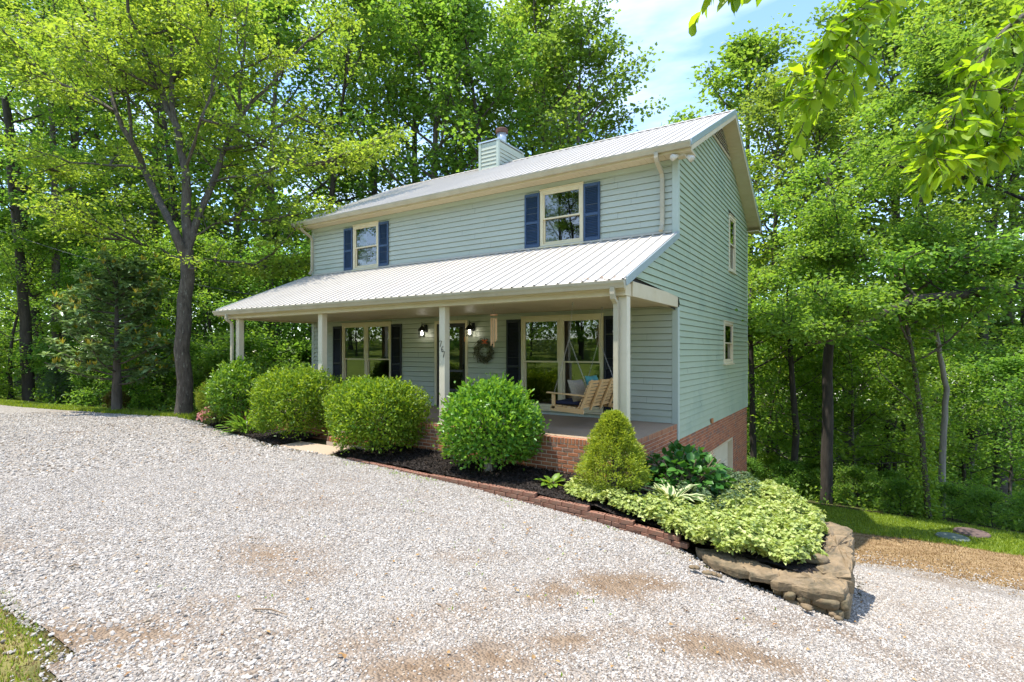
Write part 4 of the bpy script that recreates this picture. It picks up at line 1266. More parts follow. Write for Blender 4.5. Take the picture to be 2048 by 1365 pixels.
# wreath
t = thing('wreath', 'leafy green wreath with an orange bow on the wall right of the door', 'wreath', (-4.73, -.075, 2.06))
k = 900
th = rng.random(k) * 6.283; rr = .21 + rng.normal(0, .035, k); ph = rng.random(k) * 6.283; tr_ = .05 * np.sqrt(rng.random(k))
P = np.c_[np.cos(th) * (rr + tr_ * np.cos(ph)), tr_ * np.sin(ph) * .8, np.sin(th) * (rr + tr_ * np.cos(ph))]
D = np.c_[np.cos(th + 1.2) + rng.normal(0, .5, k), rng.normal(-.3, .4, k), np.sin(th + 1.2) + rng.normal(0, .5, k)]
obj('foliage', leaf_mesh('foliage', P, D, np.tile([0, -1, 0.], (k, 1)) + rng.normal(0, .4, (k, 3)), rng.uniform(.05, .09, k), .028, 'leaf_wreath'), t)
MB().tube([(.2 * math.cos(a * .3307), 0.02, .2 * math.sin(a * .3307)) for a in range(20)], .03, 6).build('ring', 'bark_dark', t)
bo = MB()
for a in (-.9, .9, 2.2, -2.2):
    bo.hexa([(-.01, -.085, -.01), (.01, -.085, -.01), (.01, -.065, -.01), (-.01, -.065, -.01), (.07 * math.sin(a) - .035, -.10, .07 * math.cos(a)), (.07 * math.sin(a) + .035, -.10, .07 * math.cos(a)), (.07 * math.sin(a) + .03, -.07, .07 * math.cos(a) + .01), (.07 * math.sin(a) - .03, -.07, .07 * math.cos(a) + .01)])
o = bo.build('bow', 'orange_ribbon', t); o.location = (.085, 0, .225)

# flood light under the upper eave
t = thing('flood_light', 'twin headed white flood light under the upper right eave', 'flood light', (.17, -.25, ZSOF))
MB().lathe([(.06, -.03), (.06, 0)], (0, 0, 0), 14).build('base', 'light_white', t)
for sx, d in ((-1, Vector((-.5, -.75, -.35))), (1, Vector((.75, -.2, -.6)))):
    d.normalize()
    a = Vector((sx * .03, 0, -.03)); b_ = a + d * .08
    MB().tube([a, b_], .015, 6).build('knuckle', 'light_white', t)
    MB().tube([b_, b_ + d * .05, b_ + d * .13, b_ + d * .15], [.035, .042, .066, .060], 12).build('lamp_head', 'light_white', t, smooth=True)

# porch swing hung from the ceiling, facing along the porch
t = thing('porch_swing', 'slatted wooden porch swing hanging on chains by the right window', 'porch swing', (0, 0, ZF))
Y0, Y1 = -1.92, -.50
zs_ = .43
for k in range(6):                                          # seat slats
    x = -1.78 + k * .095
    MB().box(x, x + .075, Y0 + .02, Y1 - .02, zs_ - .012 * k * .6, zs_ - .012 * k * .6 + .02).build('seat_slat', 'swing_wood', t)
bx0, bz0, bx1, bz1 = -1.26, .40, -1.02, .92                 # leaning back
for k in range(8):
    f = (k + .5) / 8
    x = bx0 + (bx1 - bx0) * f; z = bz0 + (bz1 - bz0) * f
    MB().bar((x, Y0 + .0, z), (x, Y1, z), .02, .052, up=(.42, 0, .9)).build('back_slat', 'swing_wood', t)
for y in (Y0 + .03, Y0 + .47, Y1 - .47, Y1 - .03):
    MB().bar((bx0 + .030, y, bz0 - .06), (bx1 + .034, y, bz1 + .01), .065, .030, up=(1, 0, 0)).build('back_stile', 'swing_wood', t)
for y in (Y0, Y1):
    MB().bar((-1.83, y, zs_ - .045), (-1.15, y, zs_ - .085), .036, .085).build('seat_rail', 'swing_wood', t)
    MB().box(-1.80, -1.735, y - .018, y + .018, zs_ - .05, .66).build('arm_post', 'swing_wood', t)
    MB().bar((-1.90, y, .675), (-1.12, y, .640), .085, .024).build('armrest', 'swing_wood', t, bevel=.004)
MB().box(-1.80, -1.76, Y0, Y1, zs_ - .09, zs_ - .03).build('front_rail', 'swing_wood', t)
for y in (Y0 + .04, Y1 - .03):
    hook = Vector((-1.39, y, 2.365)); joint = Vector((-1.46, y, 1.68))
    MB().tube([hook, hook + Vector((0, 0, -.06))], .014, 6).build('hook', 'chain', t)
    cm_ = MB()
    def links(a, b_):
        nl = max(2, int((b_ - a).length / .034))
        for q in range(nl):
            p0 = a.lerp(b_, q / nl); p1 = a.lerp(b_, (q + 1.18) / nl)
            d = (p1 - p0).normalized(); sd = d.cross(Vector((0, 1, 0)) if q % 2 else Vector((1, 0.3, 0))).normalized() * .009
            for e in (-1, 1): cm_.tube([p0 + sd * e * .4, p0.lerp(p1, .25) + sd * e, p0.lerp(p1, .75) + sd * e, p1 + sd * e * .4], .0030, 4, caps=False)
    links(hook + Vector((0, 0, -.05)), joint); links(joint, Vector((-1.78, y, .66))); links(joint, Vector((-1.10, y, .80)))
    cm_.build('chain', 'chain', t)
def pillow(name, label, cat, c, w, h, th, tilt, rz, mat):
    t_ = thing(name, label, cat, c, rz)
    n_ = 10
    V = []; F = []
    for s_ in (1, -1):
        for i in range(n_ + 1):
            for j in range(n_ + 1):
                u, v = i / n_ * 2 - 1, j / n_ * 2 - 1
                b_ = ((1 - u ** 4) * (1 - v ** 4)) ** .6
                pinch = 1 - .07 * (1 - abs(u * v))
                V.append((u * w / 2 * pinch, s_ * b_ * th / 2, v * h / 2 * pinch))
    m_ = (n_ + 1) ** 2
    for s_ in (0, 1):
        for i in range(n_):
            for j in range(n_):
                a = s_ * m_ + i * (n_ + 1) + j
                q = (a, a + n_ + 1, a + n_ + 2, a + 1)
                F.append(q if s_ == 0 else q[::-1])
    Vn = np.array(V); ct, st_ = math.cos(tilt), math.sin(tilt)
    Vn = np.c_[Vn[:, 0], Vn[:, 1] * ct - Vn[:, 2] * st_, Vn[:, 1] * st_ + Vn[:, 2] * ct]
    obj('cover', np_mesh('cover', Vn, np.array(F), mat, smooth=True), t_)
    return t_
pillow('throw_pillow', 'beige patterned throw pillow leaning on the near end of the porch swing', 'pillow', (-1.40, -1.62, ZF + .70), .46, .46, .15, -.35, R(78), 'pillow_pattern')
pillow('throw_pillow', 'teal throw pillow propped behind the beige one on the porch swing', 'pillow', (-1.27, -1.22, ZF + .78), .42, .42, .13, -.30, R(82), 'pillow_teal')
t = thing('seat_cushion', 'navy blue seat cushion lying on the porch swing', 'cushion', (-1.53, -1.21, ZF + zs_ + .045))
MB().box(-.26, .24, -.66, .66, -.022, .042).build('cover', 'navy_cloth', t, bevel=.02)
for y in (-.64, .64):
    MB().tube([(.24, y, 0), (.27, y * 1.02, -.05), (.28, y * 1.03, -.19)], .006, 5).build('tie', 'navy_cloth', t)

# overhead service cable to the left wall of the house
c0 = at(-60, 438, 24); c1 = np.array([LX - .02, 1.5, 3.55])
pts = []
for k in range(25):
    f = k / 24
    p_ = c0 * (1 - f) + c1 * f; p_[2] -= .55 * 4 * f * (1 - f)
    pts.append(tuple(p_))
o = MB().tube(pts, .013, 5).build('service_cable', 'cable')
tag(o, 'thin dark service cable sagging through the left trees to the house', 'cable')

# ================================================================== beds, walk, edging, stone wall
BEDR = [(-5.55, -2.775), (-5.55, -4.0), (-5.1, -3.95), (1.10, -3.95), (1.55, -4.10), (2.1, -4.22), (2.62, -4.22), (2.72, -4.0), (2.72, -2.55), (2.4, -2.2), (.03, .35), (.005, -2.775)]
BEDL = [(-7.35, -2.775), (-7.35, -3.92), (-8.4, -3.78), (-10.7, -3.38), (-13.5, -2.62), (-14.1, -2.1), (-13.2, -1.2), (-11.7, -.9), (-11.55, -2.775)]
def bedz(x, y):
    x = np.asarray(x, float); y = np.asarray(y, float)
    r = np.interp(x, [-5.6, -4, -1, 0, .6, 1.2, 3], [.06, .03, -.05, -.10, -.20, -.28, -.36]) + .06 * np.clip((y + 3.9) / 1.1, 0, 1) * (x < 0.4)
    l = tz(x, y) + .05 + .05 * np.clip((y + 3.4) / .6, 0, 1)
    return np.where(x > -6.5, r, l) + (fbm(x * 5, y * 5) - .5) * .05
def bed(name, poly, label):
    xa = [q[0] for q in poly]; ya = [q[1] for q in poly]
    gx, gy = np.meshgrid(np.arange(min(xa), max(xa) + .07, .07), np.arange(min(ya), max(ya) + .07, .07), indexing='ij')
    a, b_ = gx.shape
    i0 = (np.arange(a - 1)[:, None] * b_ + np.arange(b_ - 1)[None]).ravel()
    F_ = np.stack([i0, i0 + b_, i0 + b_ + 1, i0 + 1], 1)
    ins = in_poly(gx, gy, poly).ravel()
    F_ = F_[ins[F_].sum(1) >= 3]
    V_ = np.stack([gx, gy, bedz(gx, gy)], -1).reshape(-1, 3)
    us, inv_ = np.unique(F_, return_inverse=True)
    o = obj(name, np_mesh(name, V_[us], inv_.reshape(-1, 4), 'mulch', smooth=True))
    return tag(o, kind='structure')
bed('planting_bed', BEDR, ''); bed('planting_bed', BEDL, '')
# mulch chips, real shreds
CP = []
for poly, N in ((BEDR, 42000), (BEDL, 14000)):
    xa = np.array([q[0] for q in poly]); ya = np.array([q[1] for q in poly])
    x = rng.uniform(xa.min(), xa.max(), N * 2); y = rng.uniform(ya.min(), ya.max(), N * 2)
    k = in_poly(x, y, poly) & ((x < 1.0) | (rng.random(len(x)) < .25)); x, y = x[k][:N], y[k][:N]
    CP.append(np.c_[x, y, bedz(x, y) + .004])
CP = np.concatenate(CP); k = len(CP)
D = np.c_[rng.normal(0, 1, k), rng.normal(0, 1, k), rng.normal(0.12, .28, k)]
leaf_mat('chip_leaf', (0.006, 0.005, 0.004), (0.075, 0.055, 0.042), trans=0.0, rough=.9, spec=.1)
o = obj('mulch', leaf_mesh('mulch', CP, D, np.tile([0, 0, 1.], (k, 1)) + rng.normal(0, .35, (k, 3)), rng.uniform(.03, .085, k), rng.uniform(.008, .018, k), 'chip_leaf', rnd=rng.random(k) ** 2.2))
tag(o, 'dark shredded bark mulch covering the planting beds', 'mulch', kind='stuff')

# concrete walk
wk = MB()
Yw = [-4.02, -3.4]
zw = lambda y: .035
wk.hexa([(-7.30, -3.93, -.08), (-5.62, -4.06, -.08), (-5.58, SY - .62, -.08), (-7.30, SY - .62, -.08), (-7.30, -3.93, .050), (-5.62, -4.06, .040), (-5.58, SY - .62, .06), (-7.30, SY - .62, .06)])
tag(wk.build('walkway', 'walk', bevel=.01), kind='structure')

# brick edging along the bed, stepping down with the drive
import bmesh
def cored_brick(name, mat):
    bm = bmesh.new()
    hx, hy, hz = .098, .045, .029
    ring = [bm.verts.new((x, y, hz)) for x, y in ((-hx + .004, -hy + .004), (hx - .004, -hy + .004), (hx - .004, hy - .004), (-hx + .004, hy - .004))]
    es = [bm.edges.new((ring[i], ring[(i + 1) % 4])) for i in range(4)]
    holes = []
    for cx_ in (-.06, 0, .06):
        h = [bm.verts.new((cx_ + .018 * math.cos(k * math.pi / 4 + .39), .018 * math.sin(k * math.pi / 4 + .39), hz)) for k in range(8)]
        es += [bm.edges.new((h[i], h[(i + 1) % 8])) for i in range(8)]
        holes.append(h)
    bmesh.ops.triangle_fill(bm, use_beauty=True, use_dissolve=False, edges=es)
    for f_ in [f_ for f_ in bm.faces if any(all(v in h for v in f_.verts) for h in holes)]:
        bm.faces.remove(f_)
    for h in holes:
        lo = [bm.verts.new((v.co.x, v.co.y, -.01)) for v in h]
        for i in range(8):
            bm.faces.new((h[i], h[(i + 1) % 8], lo[(i + 1) % 8], lo[i]))
        bm.faces.new(lo)
    up = [bm.verts.new((x, y, hz - .004)) for x, y in ((-hx, -hy), (hx, -hy), (hx, hy), (-hx, hy))]
    lo = [bm.verts.new((x, y, -hz)) for x, y in ((-hx, -hy), (hx, -hy), (hx, hy), (-hx, hy))]
    for i in range(4):
        j = (i + 1) % 4
        bm.faces.new((ring[i], ring[j], up[j], up[i])); bm.faces.new((up[i], up[j], lo[j], lo[i]))
    bm.faces.new(lo[::-1])
    bmesh.ops.recalc_face_normals(bm, faces=bm.faces)
    me = bpy.data.meshes.new(name); bm.to_mesh(me); bm.free()
    me.materials.append(MAT[mat]); return me
edging = thing('brick_edging', 'stepped red brick edging between the gravel and the mulch bed', 'edging', (-2, -3.97, -.1))
CB = cored_brick('brick', 'edging_brick')
SB = [chamfer_box('brick', q, .196, .09, .058, .004, .0015, 50 + i) for i, q in enumerate(('edging_brick', 'edging_brick', 'brick_3', 'edging_brick'))]
def edging_run(x0, x1, ztop, yc, slope=0.0):
    row = 0
    z = ztop - .029
    while row < 6:
        x = x0 + (.10 if row % 2 == 0 else .0) 
        if row % 2: x += .0
        any_ = False
        while x < x1 + .03:
            g_ = tz1(x, yc - .08)
            yy = yc + (.10 * max(0, x - .35)) * -0.9 if x > .35 else yc
            zb = z + slope * (x - x0)
            if zb + .029 > g_ - .01 and (row > 0 or x + .09 < x1 + .06):
                o = obj('brick', CB if row == 0 else random.choice(SB), edging, (x + 2, yy + 3.97 + random.uniform(-.004, .004) + row * -.003, zb + .1 + random.uniform(-.002, .002)))
                o.rotation_euler = (random.uniform(-.02, .02), random.uniform(-.012, .012) - slope, random.uniform(-.02, .02))
                any_ = True
            x += .205
        z -= .066; row += 1
        if not any_: break
edging_run(-5.05, -3.0, .045, -4.0, -.035)
edging_run(-2.98, -.92, -.02, -3.985, -.008)
edging_run(-.90, -.06, -.085, -3.98, -.02)
edging_run(-.04, .56, -.16, -3.98, -.04)
edging_run(.58, 1.18, -.225, -3.98, -.05)

# dry stone wall round the end of the bed
def rock(sx, sy, sz, seed, box=.6, amp=.10, lvl=3):
    r_ = np.random.default_rng(seed)
    bm = bmesh.new(); bmesh.ops.create_icosphere(bm, subdivisions=lvl, radius=1)
    P = np.array([v.co[:] for v in bm.verts]); F_ = np.array([[v.index for v in f_.verts] for f_ in bm.faces]); bm.free()
    m_ = np.abs(P).max(1, keepdims=True)
    Q = P * (1 - box) + (P / m_) * box
    k1 = r_.normal(0, 2.0, (5, 3)); ph_ = r_.random(5) * 6
    nse = sum(np.sin(P @ k1[i] + ph_[i]) for i in range(5)) / 5
    k2 = r_.normal(0, 6.0, (4, 3)); nse2 = sum(np.sin(P @ k2[i] + ph_[i]) for i in range(4)) / 4
    k3 = r_.normal(0, 13.0, (4, 3)); nse3 = sum(np.abs(np.sin(P @ k3[i] + ph_[i])) for i in range(4)) / 4
    Q = Q * (1 + amp * nse[:, None] * 1.6 + amp * .7 * nse2[:, None] - amp * .9 * (nse3[:, None] - .6))
    return np_mesh('stone', Q * np.array([sx, sy, sz]) / 2, F_, 'stone')
wallt = thing('stone_wall', 'low dry stone retaining wall with flat capstones at the bed end', 'stone wall', (2.5, -3.98, -.79))
def put(me, x, y, z, rz=0, nm='stone', rx=0, ry=0):
    o = obj(nm, me, wallt, (x - 2.5, y + 4.2, z + .8)); o.rotation_euler = (rx, ry, rz); return o
def capstone(pts, ztop, th, seed):
    r_ = np.random.default_rng(seed)
    # outline subdivided and roughened, top and bottom lids with an inner ring
    out_ = []
    for i in range(len(pts)):
        a = np.array(pts[i]); b_ = np.array(pts[(i + 1) % len(pts)])
        nn = max(2, int(np.linalg.norm(b_ - a) / .07))
        for k in range(nn): out_.append(a + (b_ - a) * k / nn + r_.normal(0, .016, 2))
    out_ = np.array(out_); c = out_.mean(0); n_ = len(out_)
    rings = []
    for s_, z in ((.985, -th), (1.0, -th * .7), (1.012, -th * .35), (.99, -.012), (.955, 0), (.86, .004), (.75, .006), (.6, .008), (.45, .010), (.2, .012)):
        rings.append(np.c_[c + (out_ - c) * s_, np.full(n_, ztop + z) + r_.normal(0, .009, n_)])
    V_ = np.concatenate(rings + [np.array([[c[0], c[1], ztop + .012]])])
    F_ = []
    for j in range(len(rings) - 1):
        for i in range(n_):
            a = j * n_ + i; b_ = j * n_ + (i + 1) % n_
            F_.append((a, b_, b_ + n_, a + n_))
    top = len(V_) - 1
    me = bpy.data.meshes.new('capstone')
    me.from_pydata([tuple(v) for v in V_ - np.array([2.5, -4.2, -.8])], [], F_ + [((len(rings) - 1) * n_ + i, (len(rings) - 1) * n_ + (i + 1) % n_, top) for i in range(n_)] + [tuple(range(n_))[::-1]])
    me.materials.append(MAT['stone_cap'])
    me.update()
    return obj('capstone', me, wallt)
capstone([(1.38, -4.30), (1.62, -4.62), (1.95, -4.74), (2.30, -4.74), (2.36, -4.50), (2.1, -4.34), (1.8, -4.22)], -.36, .085, 1)
capstone([(2.28, -4.78), (2.62, -4.82), (2.93, -4.74), (2.99, -4.36), (2.72, -4.18), (2.40, -4.40)], -.37, .10, 2)
capstone([(2.70, -4.30), (2.99, -4.34), (3.0, -3.5), (2.99, -2.62), (2.96, -2.46), (2.70, -2.42), (2.69, -3.3)], -.335, .07, 3)
rs_ = random.Random(4)
sid = 100
for row in range(4):                                          # outer face stones under the long cap
    y = -4.72 + rs_.uniform(0, .1)
    while y < -2.48:
        ln = rs_.uniform(.16, .42); hh = .15
        z = -.49 - row * .145
        if z > tz1(3.05, y) - .12:
            put(rock(.30, ln * 1.05, hh * 1.12, sid, .7, .07), 2.84 + rs_.uniform(-.015, .02), min(y + ln / 2, -2.5), z, rs_.uniform(-.06, .06)); sid += 1
        y += ln
for row in range(3):                                          # near end rubble, facing the drive
    x = 2.30 + row * .12
    while x < 2.95:
        ln = min(rs_.uniform(.10, .24), 2.98 - x)
        if ln < .07: break
        z = -.50 - row * .10
        if z > tz1(x, -4.8) - .12:
            put(rock(ln * 1.1, .24, .115, sid, .75, .09), x + ln / 2, -4.66 + rs_.uniform(-.03, .03), z, rs_.uniform(-.2, .2), rx=rs_.uniform(-.15, .15)); sid += 1
        x += ln
for k in range(26):                                           # back of the bed, falling to the garage level
    f = (k % 9) / 9; row = k // 9
    put(rock(.42, .30, .42, sid, .7, .08, 2), 2.75 - 2.5 * f, -2.40 + 2.6 * f, -.55 - .36 * row, R(-47) + rs_.uniform(-.1, .1)); sid += 1
o = put(rock(.30, .22, .10, 777, .5, .12), 2.62, -4.05, -.30)
# fallen fragments at its foot
for k in range(9):
    x = rs_.uniform(1.5, 2.95); y = -4.85 - rs_.uniform(0, .16)
    put(rock(.07 + rs_.random() * .07, .07, .045, sid, .5, .12, 1), x, y, tz1(x, y) + .02, rs_.random() * 3); sid += 1

# ================================================================== shrubs and flowers
def rand_dir(k, up=0.0, spread=1.0):
    d = rng.normal(0, spread, (k, 3)); d[:, 2] += up; return unit(d)

def shell_bush(name, label, cat, c, rx, ry, h, k, mat, L, W, power=2.4, low=0.12, depth=.42, rough=.06, outward=.8, up=.4, stems=5, lumps=(3.0, .10), group=None):
    """clipped or loose shrub: leaves through the outer depth of a rounded body"""
    t = thing(name, label, cat, c, group=group)
    d = unit(rng.normal(0, 1, (k, 3)))
    d[:, 2] = np.where(d[:, 2] < -0.75, -d[:, 2], d[:, 2])
    sup = (np.abs(d) ** power).sum(1) ** (-1 / power)
    kk = rng.normal(0, lumps[0], (6, 3)); ph_ = rng.random(6) * 6
    lump = sum(np.sin(d @ kk[i] + ph_[i]) for i in range(6)) / 6
    r_ = sup * (1 + lumps[1] * lump) * (1 - depth * rng.random(k) ** 1.6) + rng.normal(0, rough, k) * (rng.random(k) < .35)
    hz = h / 2 * (1 - low / 2)
    P = d * r_[:, None] * np.array([rx, ry, hz]) + np.array([0, 0, h - hz])
    P[:, 2] = np.maximum(P[:, 2], low * h * .35)
    D = unit(d * outward + rng.normal(0, .6, (k, 3)) + np.array([0, 0, up]))
    N = unit(d + rng.normal(0, .5, (k, 3)) + np.array([0, 0, .5]))
    obj('foliage', leaf_mesh('foliage', P, D, N, rng.uniform(.75, 1.25, k) * L, rng.uniform(.8, 1.2, k) * W, mat, rnd=np.clip(rng.normal(.45, .28, k), 0, 1)), t)
    ns_ = 150; ds = unit(rng.normal(0, 1, (ns_, 3))); ds[:, 2] = np.abs(ds[:, 2]); sp_ = (np.abs(ds) ** power).sum(1) ** (-1 / power)
    S0 = ds * sp_[:, None] * np.array([rx, ry, hz]) * .93 + np.array([0, 0, h - hz]); sd_ = unit(ds + np.array([0, 0, .8]) + rng.normal(0, .35, (ns_, 3)))
    q_ = np.repeat(np.arange(ns_), 7); f_ = np.tile(np.linspace(0, 1, 7), ns_)[:, None]
    ln_ = rng.uniform(.5, 1.6, ns_)[q_][:, None] * min(.16, h * .09)
    obj('shoots', leaf_mesh('shoots', S0[q_] + sd_[q_] * f_ * ln_, sd_[q_] + rng.normal(0, .7, (len(q_), 3)), rand_dir(len(q_), .7), L * 1.05, W * 1.1, mat, rnd=np.clip(rng.normal(.8, .2, len(q_)), 0, 1)), t)
    sb = MB()
    for i in range(stems * 3):
        a = rng.random() * 6.283; q = rng.uniform(.3, .75)
        sb.tube([(.04 * math.cos(a), .04 * math.sin(a), -.1), (rx * q * .4 * math.cos(a), ry * q * .4 * math.sin(a), h * .35), (rx * q * math.cos(a), ry * q * math.sin(a), h * rng.uniform(.5, .85))], [.022, .014, .004], 5)
    sb.build('stems', 'bark_dark', t)
    return t
G_BOX = 'clipped boxwood shrubs flanking the walk'
shell_bush('boxwood_shrub', 'clipped round boxwood just left of the concrete walk', 'shrub', (-7.85, -3.12, .02), .92, .84, 1.56, 17000, 'leaf_box', .066, .036, 3.0, group=G_BOX, lumps=(3.6, .16), rough=.085)
shell_bush('boxwood_shrub', 'clipped round boxwood between the concrete walk and the middle porch post', 'shrub', (-4.98, -3.30, -.02), .88, .80, 1.45, 16500, 'leaf_box', .066, .036, 3.1, group=G_BOX, lumps=(3.6, .16), rough=.085)
shell_bush('holly_shrub', 'glossy green holly in front of the porch brick, right of the middle post', 'shrub', (-2.26, -3.28, -.03), .78, .68, 1.50, 9000, 'leaf_holly', .082, .045, 2.4, low=.03, rough=.13, lumps=(3.6, .20))
shell_bush('privet_shrub', 'loose leafy green shrub below the leftmost porch post', 'shrub', (-10.75, -2.75, .05), .80, .72, 1.66, 9500, 'leaf_privet', .085, .045, 2.1, rough=.12, lumps=(3, .12))
shell_bush('dwarf_conifer', 'small golden green conifer mound at the left end of the bed', 'conifer', (-12.95, -2.35, .05), .46, .44, 1.06, 8000, 'leaf_spruce', .05, .019, 2.0, lumps=(7, .10), rough=.03)
t = shell_bush('azalea', 'low azalea with pink flowers at the left end of the bed', 'azalea', (-11.45, -3.02, .04), .44, .38, .52, 2200, 'leaf_azalea', .05, .024, 2.0, rough=.12)
k = 520
d = unit(rng.normal(0, 1, (k, 3))); d[:, 2] = np.abs(d[:, 2])
sel = d[:, 0] < .45
P = d[sel] * np.array([.46, .40, .34]) * rng.uniform(.8, 1.08, (sel.sum(), 1)) + np.array([-.06, -.03, .18])
obj('flowers', leaf_mesh('flowers', P, d[sel] + rng.normal(0, .5, (sel.sum(), 3)), d[sel] + rng.normal(0, .4, (sel.sum(), 3)), .055, .045, 'petal_pink'), t)
MB().lathe([(.095, -.08), (.085, .1), (.08, .27)], (-.0, -.05, 0), 9).build('trunk', 'bark_pale', bpy.data.objects.get('holly_shrub'))

# cut-leaved perennial
def rosette(name, label, cat, c, k, L, W, mat, tilt=(.25, 1.1), edge=False, droop=.45, h0=.0, prof=None, stemh=0.0, rad=.06, group=None):
    t = thing(name, label, cat, c, group=group)
    a = rng.random(k) * 6.283; el = rng.uniform(*tilt, k)
    D = np.c_[np.cos(a) * np.cos(el), np.sin(a) * np.cos(el), np.sin(el)]
    P = np.c_[np.cos(a) * rad * rng.random(k), np.sin(a) * rad * rng.random(k), np.full(k, h0)] + D * (stemh * rng.random(k))[:, None]
    N = unit(np.c_[-np.cos(a) * np.sin(el), -np.sin(a) * np.sin(el), np.cos(el)] + rng.normal(0, .15, (k, 3)))
    kw = {} if prof is None else dict(prof=prof)
    obj('leaves', leaf_mesh_fine('leaves', P, D, N, rng.uniform(.7, 1.15, k) * L, rng.uniform(.8, 1.15, k) * W, mat, droop=droop, edge=edge, **kw), t)
    sb = MB()
    for i in range(0, k, max(1, k // 40)):
        sb.tube([(0, 0, -.04), tuple(P[i])], .005, 4)
    sb.build('stalks', 'dry_stick', t)
    return t
rosette('peony_plant', 'cut leaved green perennial beside the left boxwood', 'perennial', (-9.70, -3.25, .06), 190, .24, .06, 'leaf_privet', tilt=(.1, 1.3), droop=.35, stemh=.48, rad=.16)
rosette('hosta', 'variegated hosta with white edged leaves below the big leaved shrub', 'hosta', (.78, -3.05, -.17), 95, .40, .12, 'leaf_hosta', tilt=(.15, 1.15), edge=True, droop=.62, stemh=.14, rad=.12)
rosette('hosta', 'small lime green hosta at the edge of the mulch', 'hosta', (-.98, -3.42, -.05), 26, .18, .11, 'leaf_lime', tilt=(.25, 1.2), droop=.4, stemh=.08, rad=.05)

# broad-leaved shrub against the side of the porch
t = thing('hydrangea_shrub', 'dark green broad leaved shrub at the porch corner below the gable wall', 'shrub', (.70, -2.05, -.36))
k = 620
d = unit(rng.normal(0, 1, (k, 3))); d[:, 2] = np.abs(d[:, 2]) * 1.0 - .15
rr = 1 - .45 * rng.random(k) ** 1.5
P = d * rr[:, None] * np.array([.74, .70, .80]) + np.array([0, 0, .16])
D = unit(d * 1.0 + rng.normal(0, .35, (k, 3)) + np.array([0, 0, -.15]))
obj('foliage', leaf_mesh_fine('foliage', P, D, unit(d * .6 + rng.normal(0, .25, (k, 3)) + np.array([0, 0, .9])), rng.uniform(.11, .19, k), rng.uniform(.08, .13, k), 'leaf_hydrangea', droop=.25), t)
sb = MB()
for i in range(40):
    a = rng.random() * 6.283
    sb.tube([(0, 0, -.05), (.25 * math.cos(a), .25 * math.sin(a), .35), (.55 * math.cos(a), .55 * math.sin(a), rng.uniform(.35, .8))], .008, 4)
sb.build('stems', 'dry_stick', t)

# dwarf spruce: tight cone of fine tufts
def needle_cone(name, label, c, rad, h, k, mat, L, W, bulge=.85, trunk=.05):
    t = thing(name, label, 'conifer', c)
    nc = 210
    cs_ = (np.arange(nc) + rng.random(nc)) / nc; cs_ = cs_ ** .8; ca_ = np.arange(nc) * 2.39996 + rng.normal(0, .2, nc)
    def rad_at(q): return rad * np.clip(np.minimum((1.02 - q) ** .60 * 1.08, .66 + q * 2.2), 0, 1)
    cr0 = rad_at(cs_) * rng.uniform(.78, 1.06, nc)
    ci = rng.integers(0, nc, k)
    off = unit(rng.normal(0, 1, (k, 3))) * (rng.random(k) ** .45)[:, None] * np.array([.088, .088, .075]) * (1.1 - .45 * cs_[ci])[:, None]
    P = np.c_[np.cos(ca_[ci]) * cr0[ci], np.sin(ca_[ci]) * cr0[ci], .14 + cs_[ci] * (h - .14)] + off
    inner = rng.random(k) < .22
    P[inner, :2] *= rng.uniform(.35, .9, (inner.sum(), 1))
    a = np.arctan2(P[:, 1], P[:, 0]); s_ = np.clip((P[:, 2] - .14) / (h - .14), 0, 1)
    D = unit(off / .06 + np.c_[np.cos(a), np.sin(a), .55 + s_ * .5] * .6 + rng.normal(0, .4, (k, 3)))
    obj('foliage', leaf_mesh('foliage', P, D, rand_dir(k, .6), rng.uniform(.7, 1.3, k) * L, W, mat, rnd=np.clip(rng.normal(.5, .28, k), 0, 1)), t)
    sb = MB().tube([(0, 0, -.08), (.01, 0, h * .4), (0, 0, h * .93)], [trunk, trunk * .7, .01], 7)
    for i in range(60):
        z = rng.uniform(.1, .85) * h; a_ = rng.random() * 6.283; q = rad * (1 - z / h) * .8
        sb.tube([(0, 0, z), (q * math.cos(a_), q * math.sin(a_), z + q * .45)], [.010, .003], 4)
    sb.build('trunk', 'bark', t)
    return t
needle_cone('dwarf_spruce', 'cone shaped yellow green dwarf spruce before the right porch post', (.0, -3.30, -.08), .50, 1.20, 20000, 'leaf_spruce', .046, .016)

# little flower spike
t = thing('flower_spike', 'single upright leafy stem in the mulch before the brick skirt', 'perennial', (-3.42, -3.12, -.02))
k = 260
zz_ = rng.random(k) * .66; a = rng.random(k) * 6.283
obj('leaves', leaf_mesh('leaves', np.c_[.01 * np.cos(a), .01 * np.sin(a), zz_], np.c_[np.cos(a), np.sin(a), np.full(k, .35)], np.tile([0, 0, 1.], (k, 1)), rng.uniform(.05, .09, k), .014, 'leaf_lime'), t)
MB().tube([(0, 0, -.05), (.005, 0, .68)], .007, 5).build('stem', 'leaf_lime', t)

